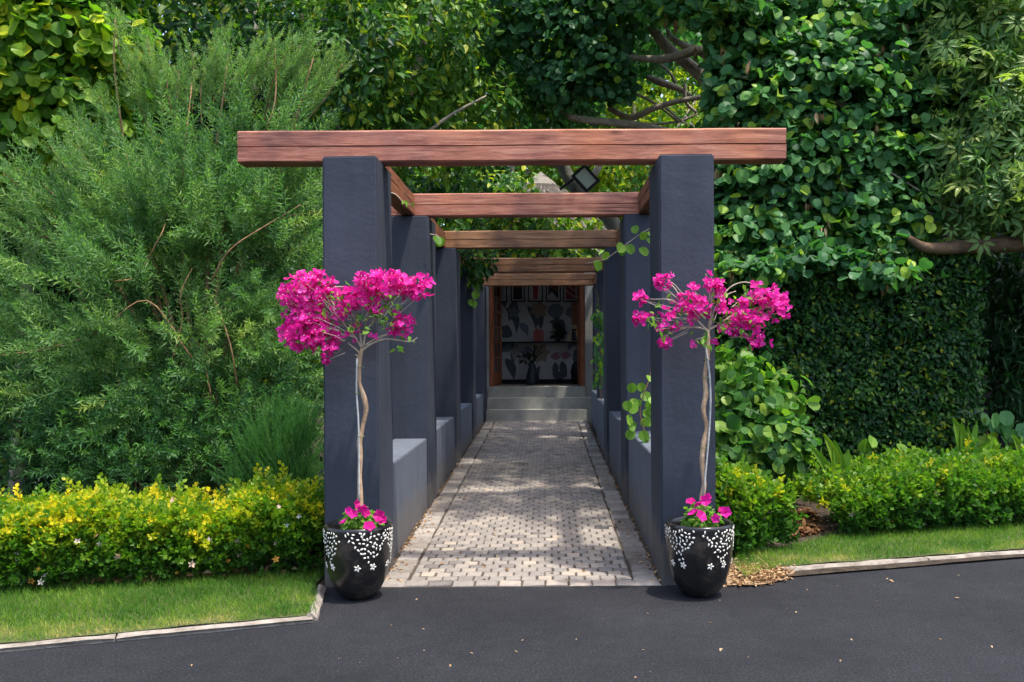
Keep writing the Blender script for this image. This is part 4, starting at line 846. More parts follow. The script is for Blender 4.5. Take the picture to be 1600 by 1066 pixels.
# --- vines on the pergola
def vine(label, pts, d, leaves, size, mat, name="vine", rad=.006, T=TR, jitter=.03):
    A = W(*pts[0], d); t = thing(name, tuple(A), label, "vine")
    branches(t, [(pl(d, *pts), (rad, rad * .6))], M['twig_pale'] if rad < .005 else M['twig'], "stem", 5)
    P = np.array([W(px, py, d) + RNG.normal(0, jitter, 3) for px, py in leaves]); n = len(P)
    R = rot_to(unit(n) * .5 + np.array((0, -.1, -.8)), unit(n) * .6 + np.array((0, -.8, .5)))
    addset(t, "leaf", T, P, R, RNG.uniform(*size, n), RNG.uniform(.3, 1, n), mat, 300)
    return t
vine("pale vine with rounded leaves spilling over the right low wall inside the pergola", [(1012, 690), (1000, 640), (1015, 590), (1018, 560)], 7.3, [(1006, 592), (998, 604), (1012, 612), (1004, 622), (992, 634), (1016, 630), (1004, 644), (988, 648), (1012, 652), (998, 660), (984, 664), (1008, 668), (1016, 660), (994, 684), (1014, 676), (990, 622), (1016, 645), (1010, 586), (1000, 636), (986, 676), (1002, 672), (982, 656), (1018, 616), (1000, 614)], (.06, .09), M['lf_boug'])
vine("thin green tendril with pale leaves trailing from the right front pillar below the second beam", [(1026, 352), (1000, 366), (970, 388), (945, 405), (915, 412)], 7.6, [(988, 358), (1000, 364), (1008, 372), (998, 386), (982, 378), (968, 380), (972, 386), (946, 392), (936, 408), (930, 404), (1012, 362)], (.07, .10), M['lf_boug'], rad=.004, jitter=.015)
vine("dark leafy vine climbing the far right pillar beside the doorway", [(940, 660), (938, 560), (935, 470), (928, 452)], 12.6, [(930 + RNG.uniform(0, 18), RNG.uniform(478, 600)) for _ in range(110)], (.07, .12), M['lf_blue'], T=TO, jitter=.05)
vine("short yellow-green shoot poking past the left front pillar under the beam", [(600, 298), (618, 304), (632, 318), (642, 320)], 6.6, [(634, 312), (640, 316), (630, 318), (644, 318)], (.03, .045), M['lf_boug'], rad=.004, T=TO, jitter=.01)
vine("two pale leaves hanging beside the second left pillar top", [(672, 366), (682, 368), (690, 376)], 8.3, [(681, 366), (688, 372)], (.10, .13), M['lf_boug'], rad=.004, jitter=.01)
vine("yellow-green tendril dangling from the rear beams at the left", [(745, 430), (748, 446), (742, 462), (730, 474)], 13.2, [(747, 442), (745, 448), (742, 452), (740, 466), (736, 470)], (.10, .15), M['lf_boug'], rad=.005, jitter=.02)

# --- feathery bush
SPR = [T_sprig(44, .19, .0115, 1.0, s) for s in range(4)]
t = thing("feathery_bush", tuple(W(300, 548, 8.3) * (1, 1, 0)), "huge feathery grey-green bush with thin needle leaves and brown stems left of the pergola", "bush")
stems = [[(300, 800), (280, 640), (215, 440), (90, 540), (10, 560)], [(300, 800), (290, 620), (230, 400), (255, 350), (300, 240)], [(310, 800), (330, 600), (345, 420), (420, 350), (500, 330)], [(310, 800), (330, 560), (390, 360), (400, 285), (392, 265)], [(300, 800), (250, 600), (170, 420), (60, 320), (5, 270)],
    [(300, 800), (300, 560), (285, 400), (285, 280), (300, 130)], [(310, 800), (350, 560), (370, 440), (440, 260), (490, 90)], [(310, 800), (380, 620), (365, 540), (345, 460)], [(310, 800), (340, 600), (325, 540), (310, 520)], [(300, 800), (220, 660), (150, 520), (110, 390), (140, 310)], [(305, 800), (300, 620), (210, 300), (180, 120), (180, 30)], [(310, 800), (330, 560), (360, 300), (425, 180), (430, 75)],
    [(310, 800), (320, 560), (330, 300), (345, 180), (355, 100)], [(310, 800), (420, 640), (450, 520), (470, 400)]]
for q in stems: branches(t, [([W(q[0][0], q[0][1], 8.3)] + [W(x, y, 8.1 - .35 * i / len(q) + random.uniform(-.2, .2)) for i, (x, y) in enumerate(q[1:])], (.03, .024, .013, .008, .005))], M['twig'], "stem", 6)
for q in ([(300, 560), (230, 470), (150, 520), (70, 545), (0, 555)], [(180, 440), (215, 430), (250, 370), (258, 350)], [(330, 440), (360, 390), (420, 350), (470, 320)], [(270, 560), (285, 500), (282, 460), (300, 420)], [(372, 610), (360, 540), (340, 480), (330, 460)], [(330, 620), (318, 560), (306, 530)]):
    branches(t, [([W(x, y, 7.25 + random.uniform(-.1, .1)) for x, y in q], (.008, .006, .003))], M['twig'], "stem", 5)
FB = [(330, 310, 8.0, 145, 100, .7, 1.3), (200, 330, 8.0, 150, 120, .7), (420, 265, 8.1, 75, 95, .5, 1.1), (440, 380, 7.9, 80, 130, .6), (300, 450, 7.8, 170, 150, .8, 1.2), (110, 450, 7.9, 130, 120, .6), (90, 590, 7.8, 150, 90, .6), (300, 600, 7.7, 180, 110, .7, 1.1), (440, 590, 7.8, 80, 120, .5), (-90, 500, 8, 120, 200, .6, .5), (380, 190, 8.2, 50, 40, .3, .5)]
P, O = crown_pts(FB, 2900, 8, (.10, .30), .15); n = len(P)
b0 = W(300, 640, 8.3); dirs = (P - b0); dirs /= np.linalg.norm(dirs, axis=1, keepdims=True)
dirs = dirs * .8 + O * .55 + np.array((0, -.25, .12)) + unit(n) * .55
P = P - dirs * .12
px_, py_, _ = proj(P); k = ~((px_ > 490) & (py_ > 250)); P, dirs = P[k], dirs[k]; n = len(P)
ht = np.clip((P[:, 2] - 1) / 3.2, 0, 1)
tt = .42 + RNG.normal(0, .15, n) + .30 * np.array([mnoise.noise(Vector(p * 2.2)) for p in P])
w_ = RNG.integers(0, 4, n); Rr = rot_to(dirs, unit(n)); Ss = RNG.uniform(.30, .56, n)
for v in range(4): addset(t, "sprig", SPR[v], P[w_ == v], Rr[w_ == v], Ss[w_ == v], tt[w_ == v], M['lf_feather'], 75)
# long shoots sticking out of the top and side
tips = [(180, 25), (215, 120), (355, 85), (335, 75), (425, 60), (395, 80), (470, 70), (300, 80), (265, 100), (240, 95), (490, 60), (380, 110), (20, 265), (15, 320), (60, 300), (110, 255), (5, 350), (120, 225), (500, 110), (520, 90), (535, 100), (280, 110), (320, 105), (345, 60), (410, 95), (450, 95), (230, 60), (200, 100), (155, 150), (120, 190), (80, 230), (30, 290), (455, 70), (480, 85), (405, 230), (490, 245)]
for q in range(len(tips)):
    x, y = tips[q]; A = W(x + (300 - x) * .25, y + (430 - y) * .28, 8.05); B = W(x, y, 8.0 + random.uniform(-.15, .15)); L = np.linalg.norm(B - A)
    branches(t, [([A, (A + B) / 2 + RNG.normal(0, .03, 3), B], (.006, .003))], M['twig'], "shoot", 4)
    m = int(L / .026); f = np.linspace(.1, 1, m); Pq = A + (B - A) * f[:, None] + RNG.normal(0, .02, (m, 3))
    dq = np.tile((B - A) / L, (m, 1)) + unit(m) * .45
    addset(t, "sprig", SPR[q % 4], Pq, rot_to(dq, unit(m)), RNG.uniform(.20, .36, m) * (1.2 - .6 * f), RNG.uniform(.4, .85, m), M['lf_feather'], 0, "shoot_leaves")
# --- lance-leaf shrub in front of it
LSP = [T_sprig(22, .30, .026, 1.0, 10 + s, droop=.3) for s in range(3)]
t = thing("lance_leaf_shrub", tuple(W(240, 548, 7.3) * (1, 1, 0)), "dark shrub with star-like clusters of narrow leaves behind the low yellow hedge", "shrub")
branches(t, [(pl(7.4, (230, 860), (220, 760), (200, 690), (215, 640)), (.012, .005)), (pl(7.4, (240, 860), (300, 740), (350, 690)), (.012, .005)), (pl(7.3, (215, 780), (208, 730), (200, 690)), (.008, .004))], M['twig'], "stem", 5)
P, O = crown_pts([(90, 720, 7.3, 150, 70, .4, 1.2), (250, 690, 7.3, 130, 80, .4, 1.2), (360, 650, 7.4, 110, 80, .4), (180, 640, 7.5, 110, 60, .3), (20, 660, 7.5, 100, 70, .3), (420, 720, 7.2, 60, 60, .3, .6), (-120, 700, 7.4, 110, 100, .4, .5), (330, 740, 7.1, 150, 50, .3)], 1500, 3, (.05, .15), .3); n = len(P)
px_, py_, _ = proj(P); k = px_ < 492; P, O = P[k], O[k]; n = len(P)
dirs = O * .6 + unit(n) * .6 + np.array((0, -.3, .35)); w_ = RNG.integers(0, 3, n); Rr = rot_to(dirs, unit(n)); tt = RNG.uniform(.1, .8, n)
for v in range(3): addset(t, "sprig", LSP[v], P[w_ == v], Rr[w_ == v], RNG.uniform(.16, .27, (w_ == v).sum()), tt[w_ == v], M['lf_lance'], 100)
# --- fine fern-like bush
t = thing("fern_bush", tuple(W(455, 548, 6.9) * (1, 1, 0)), "soft fine-leaved fern-like bush against the left front pillar above the hedge", "bush")
FSP = [T_sprig(60, .14, .007, .55, 30 + s) for s in range(2)]
P, O = crown_pts([(455, 735, 6.9, 48, 55, .25), (405, 755, 6.85, 38, 40, .2), (475, 690, 7.0, 26, 36, .2), (425, 715, 6.95, 30, 36, .2)], 520, 3, (.04, .12), .3); n = len(P)
px_, _, _ = proj(P); k = px_ < 488; P, O = P[k], O[k]; n = len(P)
dirs = np.array((0, -.1, .9)) + O * .4 + unit(n) * .35; w_ = RNG.integers(0, 2, n); Rr = rot_to(dirs, unit(n)); tt = RNG.uniform(.2, .6, n)
M['lf_fern'] = leafmat("soft_green_fern_leaf", [(0, (0.035, 0.117, 0.033)), (.5, (0.070, 0.195, 0.050)), (1, (0.154, 0.286, 0.066))], .35, .6)
for v in range(2): addset(t, "sprig", FSP[v], P[w_ == v], Rr[w_ == v], RNG.uniform(.22, .34, (w_ == v).sum()), tt[w_ == v], M['lf_fern'], 100)

# --- low hedges
HSP = [T_sprig(12, .46, .115, 1.1, 50 + s, droop=.1) for s in range(3)]
def hedge(A, B, depth, h, n, label, mat, tint_top, flowers, dip=None, seedn=0, big=1):
    A, B = np.array(A), np.array(B); c = (A + B) / 2; t = thing("low_hedge", (c[0], c[1] + depth / 2, .04), label, "hedge", "low hedges behind the lawns")
    L = np.linalg.norm(B - A); ax = (B - A) / L; nrm = np.array((-ax[1], ax[0], 0)); nrm = nrm if nrm[1] > 0 else -nrm
    u_ = RNG.random(n) * L; side = RNG.random(n)
    prof = np.array([h * (1 + .26 * mnoise.noise(Vector((q * 1.7, seedn, 0))) + .20 * mnoise.noise(Vector((q * 5, seedn, 3)))) for q in u_])
    if dip is not None: prof *= np.array([dip(q / L) for q in u_])
    top = side < .5
    v = np.where(top, RNG.random(n) * depth, RNG.random(n) ** 2 * .22); z = np.where(top, prof * (1 - RNG.random(n) ** 2 * .22), prof * RNG.random(n) ** .8)
    v = np.where(top, v, v + .10 * (1 - (z / np.maximum(prof, .01)) ** .5) * -0.3 + .05 * np.array([mnoise.noise(Vector((q * 4, zz * 5, 2 + seedn))) for q, zz in zip(u_, z)]))
    v = v + .10 * np.clip(z / np.maximum(prof, .01) - .75, 0, 1)
    P = A + ax * u_[:, None] + nrm * v[:, None]; P[:, 2] = .05 + z
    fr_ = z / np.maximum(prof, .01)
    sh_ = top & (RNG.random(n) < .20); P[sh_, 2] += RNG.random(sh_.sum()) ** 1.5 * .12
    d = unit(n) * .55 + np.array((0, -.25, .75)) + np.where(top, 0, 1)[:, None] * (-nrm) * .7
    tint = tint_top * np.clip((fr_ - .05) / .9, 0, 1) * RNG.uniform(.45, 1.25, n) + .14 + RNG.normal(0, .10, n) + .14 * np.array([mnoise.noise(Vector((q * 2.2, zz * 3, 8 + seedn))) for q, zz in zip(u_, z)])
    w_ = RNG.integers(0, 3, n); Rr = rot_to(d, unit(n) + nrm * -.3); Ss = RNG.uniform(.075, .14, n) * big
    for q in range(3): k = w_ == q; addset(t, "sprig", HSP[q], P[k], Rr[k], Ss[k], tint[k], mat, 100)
    # blossoms: five small petals
    V = []; Fc = []
    for k in range(5):
        a = k * 1.2566; b_ = len(V); V += [(0, 0, 0), (.5 * math.cos(a - .5), .5 * math.sin(a - .5), .12), (.85 * math.cos(a), .85 * math.sin(a), .1), (.5 * math.cos(a + .5), .5 * math.sin(a + .5), .12)]; Fc += [(b_, b_ + 1, b_ + 2), (b_, b_ + 2, b_ + 3)]
    T5 = (np.array(V), Fc)
    for mt, m_, sz in flowers:
        i = RNG.choice(n, m_, replace=False); Q = P[i] + np.array((0, -.05, .03)) - nrm * .03; nn = np.array((0, -.8, .5)) + unit(m_) * .6
        addset(t, "blossom", T5, Q, rot_to(unit(m_) * 1.0, nn), RNG.uniform(*sz, m_), RNG.random(m_), mt, 150)
    return t
HA, HB = G(500, 893, .05), G(0, 921, .05); HC = HB + (HB - HA) * .45
hedge(HA + (.02, .04, 0), HC, .62, .36, 5600, "long low hedge with yellow-tipped leaves and small pale blossoms behind the left lawn", M['lf_hedge'], .60, [(M['petal'], 110, (.02, .034)), (M['petal_y'], 90, (.018, .032))], seedn=1)
HD, HE = G(1318, 834, .05), G(1600, 815, .05); HF = HE + (HE - HD) * 1.6
hedge(HD, HF, .75, .36, 5200, "low green hedge with small white blossoms behind the right lawn", M['lf_hedge2'], .52, [(M['petal'], 90, (.022, .036)), (M['petal_y'], 80, (.018, .032))], dip=lambda f: .5 + .5 * min(1, f * 6), seedn=5, big=1.35)
hedge(G(1128, 862, .05), G(1228, 850, .05), .55, .47, 1200, "short low shrub with yellow-green tips and pale blossoms right behind the right pot", M['lf_hedge2'], .62, [(M['petal'], 26, (.02, .034)), (M['petal_y'], 16, (.018, .028))], dip=lambda f: 1.0 - .35 * f, seedn=9, big=1.3)

# --- strap-leaf plants and seedlings behind the right hedge
def strap_plant(px, py, d, leaves, label, wd=.055):
    A = W(px, py, d); A[2] = .05; t = thing("strap_leaf_plant", tuple(A), label, "plant", "strap-leaf plants behind the right hedge")
    for tx, ty, w, bend in leaves:
        B = W(tx, ty, d - .05); V = []; n = 9; dirv = B - A; L = np.linalg.norm(dirv); sd_ = np.cross(dirv / L, (0, -1, 0)); sd_ /= np.linalg.norm(sd_) + 1e-9
        for i in range(n):
            f = i / (n - 1); q = A + dirv * f + sd_ * bend * math.sin(math.pi * f) + np.array((0, -.10 * math.sin(math.pi * f * .8), .05 * math.sin(math.pi * f)))
            ww = w * 1.35 * (.5 + 1.1 * f) * (1 - f ** 3) + .003
            V += [q - sd_ * ww, q + np.array((0, .02, -.01)), q + sd_ * ww]
        Fc = []
        for i in range(n - 1):
            for j in (0, 1): Fc.append((i * 3 + j, i * 3 + j + 1, i * 3 + j + 4, i * 3 + j + 3))
        mk("leaf", V, Fc, M['lf_strap'], t, smooth=True, tint=random.uniform(.5, 1))
strap_plant(1316, 795, 7.85, [(1284, 676, .034, .03), (1262, 694, .03, .02), (1322, 700, .042, -.04), (1300, 686, .038, 0), (1262, 766, .03, .02), (1328, 730, .035, -.03)], "broad glossy strap-leaf plant leaning left at the left end of the right hedge")
strap_plant(1502, 750, 8.7, [(1485, 652, .05, .04), (1498, 658, .03, 0), (1508, 664, .03, 0), (1522, 656, .03, -.02), (1548, 682, .055, -.05), (1540, 690, .05, -.03)], "upright strap-leaf plant behind the right hedge near the end of the creeper wall")
strap_plant(1600, 750, 8.8, [(1578, 678, .035, .02), (1590, 690, .03, 0), (1612, 680, .03, 0), (1575, 705, .04, .03), (1625, 700, .03, -.02)], "strap-leaf plant at the right edge behind the hedge")
t = vine("round-leaf seedlings standing up behind the right hedge", [(1416, 740), (1416, 715), (1414, 700)], 8.6, [(1406, 699), (1426, 699), (1364, 686), (1358, 710), (1366, 714), (1452, 705), (1472, 710), (1350, 690), (1340, 725)], (.11, .15), M['lf_boug'], "seedling", .005, jitter=.02)
vine("rounded leaves of a low plant in front of the shady gap at the right edge", [(1560, 740), (1545, 690), (1540, 650)], 9.1, [(1530 + RNG.uniform(0, 75), RNG.uniform(642, 720)) for _ in range(46)], (.10, .17), M['lf_blue'], "low_plant", .008, jitter=.06)

# --- lawns
def lawn(name, poly_, z, n, label, dry_line, seedn):
    poly_ = [np.array(p[:2]) for p in poly_]
    o = gsheet(name + "_soil", [(p[0], p[1]) for p in poly_], z, M['turfbase'], .008, .1)
    pts = np.array(poly_); lo, hi = pts.min(0), pts.max(0)
    q = RNG.uniform(lo, hi, (n * 3, 2)); inside = np.zeros(len(q), bool); j = len(pts) - 1
    for i in range(len(pts)):
        xi, yi = pts[i]; xj, yj = pts[j]
        inside ^= ((yi > q[:, 1]) != (yj > q[:, 1])) & (q[:, 0] < (xj - xi) * (q[:, 1] - yi) / (yj - yi + 1e-12) + xi); j = i
    q = q[inside][:n]; m = len(q)
    a, b_ = np.array(dry_line[0][:2]), np.array(dry_line[1][:2]); dd = (b_ - a) / np.linalg.norm(b_ - a)
    dist = np.abs((q[:, 0] - a[0]) * dd[1] - (q[:, 1] - a[1]) * dd[0])
    pat = np.array([mnoise.noise(Vector((x * 2.1, y * 2.6, seedn))) + .6 * mnoise.noise(Vector((x * 7, y * 7, seedn + 4))) for x, y in q])
    dry = np.clip(.85 - dist / .75, 0, 1) * np.clip(.4 + 1.2 * pat, 0, 1)
    P = np.stack([q[:, 0], q[:, 1], np.full(m, z)], 1)
    d = np.stack([RNG.normal(0, .5, m), RNG.normal(-.1, .5, m), np.ones(m)], 1)
    tint = .36 + .28 * pat + RNG.normal(0, .13, m) + dry * .6
    t = thing(name, (pts[:, 0].mean(), pts[:, 1].mean(), z), label, "lawn"); 
    bpy.data.objects.remove(o["x"]) if "x" in o else None
    addset(t, "blade", T_blade(), P, rot_to(d, unit(m)), RNG.uniform(.025, .06, m) * (1 - .35 * dry), tint, M['grass'], 0, "grass_blades")
    o.parent = t; o.location = -np.array(t.location); o.name = "turf"; 
    return t
lw = lawn("lawn", [K1 + (0, .06, 0), KL + (0, .06, 0), HC + (0, .05, 0), HA + (.03, .08, 0), K2 + (-.08, .1, 0)], .030, 62000, "short left lawn, patchy and drier along its kerb, in front of the yellow-tipped hedge", (K1, K0), 3)
lw = lawn("lawn", [G(1165, 897, .05), K3 + (.0, .08, 0), KR + (0, .08, 0), HF + (0, .05, 0), HD + (0, .05, 0), G(1230, 850, .05), G(1150, 862, .05), G(1148, 880, .05)], .030, 52000, "short right lawn between its kerb and the green hedge", (K3, K4), 8)

# --- dry leaf litter beside the right pot and on the beds
t = thing("leaf_litter", tuple(G(1180, 900)), "heap of dry tan leaves and mulch beside the right pot", "leaf litter"); t["kind"] = "stuff"
def litter(root, pts, n, z, size, mass, n_ind, tmax=1):
    tri = RNG.dirichlet(np.ones(len(pts)) * .8, n); P = tri @ np.array([p[:3] for p in pts]); P[:, 2] = z + RNG.random(n) * .03
    addset(root, "dry_leaf", T_ovate(.3, -.3), P, rot_to(unit(n) * (1, 1, .25), np.array((0, 0, 1.)) + unit(n) * .5), RNG.uniform(*size, n), RNG.random(n) * tmax, M['dry'], n_ind, mass)
litter(t, [G(1128, 922), G(1190, 922), G(1236, 911), G(1256, 890), G(1180, 860), G(1128, 872)], 2600, .006, (.014, .036), "dry_leaves", 200)
gsheet("mulch_patch", [G(1136, 917), G(1185, 917), G(1224, 909), G(1246, 893), G(1180, 866), G(1130, 874)], .012, noisy("mulch", [(.3, (.14, .085, .05)), (.7, (.33, .23, .14))], 30, .95, 1, 50), .005, .06)
t = thing("leaf_litter", tuple(G(1240, 840)), "dry brown leaves scattered on the soil between the right hedge and the short shrub", "leaf litter"); t["kind"] = "stuff"
litter(t, [G(1232, 850), G(1282, 838), W(1270, 780, 8.2) * (1, 1, 0), W(1240, 790, 8.2) * (1, 1, 0)], 560, .03, (.04, .09), "dry_leaves", 120, .45)
t = thing("leaf_litter", tuple(G(300, 905)), "fallen brown leaves along the foot of the left hedge", "leaf litter"); t["kind"] = "stuff"
litter(t, [HA + (0, -.02, 0), HC + (0, -.02, 0), HB + (0, .1, 0), HA + (-.3, .06, 0)], 130, .06, (.04, .09), "dry_leaves", 60)
t = thing("leaf_litter", (0, 10, .1), "dry specks and fallen leaves caught along both edges of the path", "leaf litter"); t["kind"] = "stuff"
n = 700; y = 5.85 + RNG.random(n) ** 1.5 * 10; s_ = np.where(RNG.random(n) < .5, -1, 1); x = s_ * (.905 - RNG.random(n) ** 3 * .12); on = RNG.random(n) < .12; x[on] = RNG.uniform(-.7, .7, on.sum())
P = np.stack([x, y, .012 + SL * (y - 5.8) + .004 + RNG.random(n) * .008], 1)
addset(t, "dry_leaf", T_ovate(.3, -.3), P, rot_to(unit(n) * (1, 1, .15), np.array((0, 0, 1.)) + unit(n) * .3), RNG.uniform(.012, .04, n), RNG.random(n), M['dry'], 60, "dry_leaves")
t = thing("leaf_litter", tuple(G(1200, 990)), "few tiny pale leaf scraps scattered over the dark road", "leaf litter"); t["kind"] = "stuff"
RP = [(1128, 1015), (1260, 922), (1492, 936), (1244, 957), (1108, 974), (1389, 908), (900, 1000), (700, 960), (300, 1040), (1330, 1000), (1500, 900), (620, 1030), (1010, 960), (1388, 905), (1310, 917)] + [(RNG.uniform(500, 1590), RNG.uniform(925, 1060)) for _ in range(26)]
P = np.array([G(*q) + (0, 0, .006) for q in RP]); n = len(P)
sz = RNG.uniform(.008, .018, n); sz[0] = .03; sz[5] = .035; sz[2] = .025
addset(t, "dry_leaf", T_ovate(.3, -.3), P, rot_to(unit(n) * (1, 1, .1), np.array((0, 0, 1.)) + unit(n) * .2), sz, RNG.uniform(.6, 1, n), M['dry'], 300, "dry_leaves")

# ------------------------------------------------------------------ pots
def pot(px, label, seed):
    d = 5.56; X = W(px, 800, d)[0]; c = (X, d, 0)
    t = thing("planter_pot", (X, d, 0), label, "pot", "black pots by the front pillars")
    prof = [(.0, .004), (.078, .004), (.100, .014), (.132, .048), (.160, .10), (.181, .165), (.194, .235), (.200, .31), (.204, .38), (.205, .41), (.205, .435), (.203, .446), (.196, .451), (.186, .449), (.181, .44), (.180, .40), (.178, .36)]
    MB().lathe(prof, c, 56).mk("pot_body", M['glaze'], t, smooth=True)
    mb = MB(); mb.lathe([(.002, .408), (.06, .412), (.12, .404), (.179, .395)], c, 24); mb.mk("soil", M['potsoil'], t, smooth=True)
    # raised white blossom sprays under the rim
    rp = np.array(prof); r_ = random.Random(seed)
    def rad(z): return float(np.interp(z, rp[3:12, 1], rp[3:12, 0]))
    V = []; Fc = []
    def petal_(a, z, L, w, an):
        b_ = len(V); ring = 7
        for k in range(ring):
            th = 2 * math.pi * k / ring; u_, v_ = L * math.cos(th), w * math.sin(th); du = u_ * math.cos(an) - v_ * math.sin(an); dz = u_ * math.sin(an) + v_ * math.cos(an)
            R0 = rad(z + dz) + .0015; aa = a + du / R0; V.append((X + R0 * math.cos(aa), d + R0 * math.sin(aa), z + dz))
        R0 = rad(z) + .005; V.append((X + R0 * math.cos(a), d + R0 * math.sin(a), z))
        for k in range(ring): Fc.append((b_ + k, b_ + (k + 1) % ring, b_ + ring))
    for a0, half in ((-2.45, .55), (-1.12, .62), (-.05, .5), (1.2, .6), (2.5, .6)):
        pts = []
        for _ in range(900):
            u_ = r_.uniform(-1, 1); v_ = r_.random()
            lim = 1 - abs(u_ - .25 * v_) * (.75 + .25 * r_.random())
            if v_ > lim * 1.05: continue
            a = a0 + u_ * half; z = .428 - v_ * .20
            if all((a - p[0]) ** 2 * .04 + (z - p[1]) ** 2 >.0175 ** 2 for p in pts): pts.append((a, z))
            if len(pts) > 46: break
        for a, z in pts: petal_(a, z, r_.uniform(.0075, .0115), r_.uniform(.0045, .0065), r_.uniform(0, 3.14))
        for end in (-.45, .35):
            a = a0 + end * half; zt = .428 - .21
            for k in range(5): petal_(a + .065 * math.cos(k * 1.256), zt + .013 * math.sin(k * 1.256), .010, .006, k * 1.256)
    mk("blossom_relief", V, Fc, M['petal_white'], t, kind="stuff")
    return t, c
pot(559.5, "black glazed pot with white blossom relief standing by the left front pillar", 3)
pot(1092.5, "black glazed pot with white blossom relief standing by the right front pillar", 4)

# petunias in the pots
V = [(0, 0, -.45)]; Fc = []
for k in range(10):
    a = k * .6283; r = 1.0 if k % 2 == 0 else .78; V.append((r * math.cos(a), r * math.sin(a), .0 + .12 * (k % 2))); 
for k in range(10): Fc.append((0, 1 + k, 1 + (k + 1) % 10))
TP = (np.array(V) * .5, Fc)
def petunia(px, fl, label):
    d = 5.56; A = W(px, 800, d); t = thing("petunia", (A[0], d, .41), label, "flower", "petunias in the pots")
    n = 330; u_ = unit(n); P = np.array((A[0] + .005, d - .02, .465)) + u_ * np.array((.115, .10, .085)) * RNG.random((n, 1)) ** .4; P[:, 2] = np.maximum(P[:, 2], .42)
    addset(t, "leaf", TO, P, leaf_frames(u_, .7), RNG.uniform(.03, .055, n), RNG.uniform(.1, .8, n), M['lf_boug'], 150)
    P = np.array([W(x, y, d - .11 - dy) for x, y, s_, dy in fl]); S = np.array([s_ * d / F for x, y, s_, dy in fl]); n = len(P)
    addset(t, "flower", TP, P, rot_to(unit(n) + np.array((1., 0, 0)), np.array((0, -1, .45)) + unit(n) * .45), S, RNG.random(n), M['petunia'], 300)
petunia(562, [(558, 788, 17, 0), (566, 795, 19, .02), (552, 803, 17, .03), (572, 802, 16, 0), (592, 806, 21, .02), (577, 822, 21, .05), (536, 814, 15, 0), (545, 798, 14, -.02), (597, 812, 17, .02)], "pink petunias growing around the trunk in the left pot")
petunia(1092, [(1079, 783, 17, 0), (1090, 788, 15, 0), (1102, 782, 19, 0), (1082, 800, 19, .03), (1096, 806, 22, .05), (1134, 800, 19, .02), (1129, 797, 15, 0), (1118, 810, 16, .05), (1106, 776, 13, -.03)], "pink petunias growing around the trunk in the right pot")

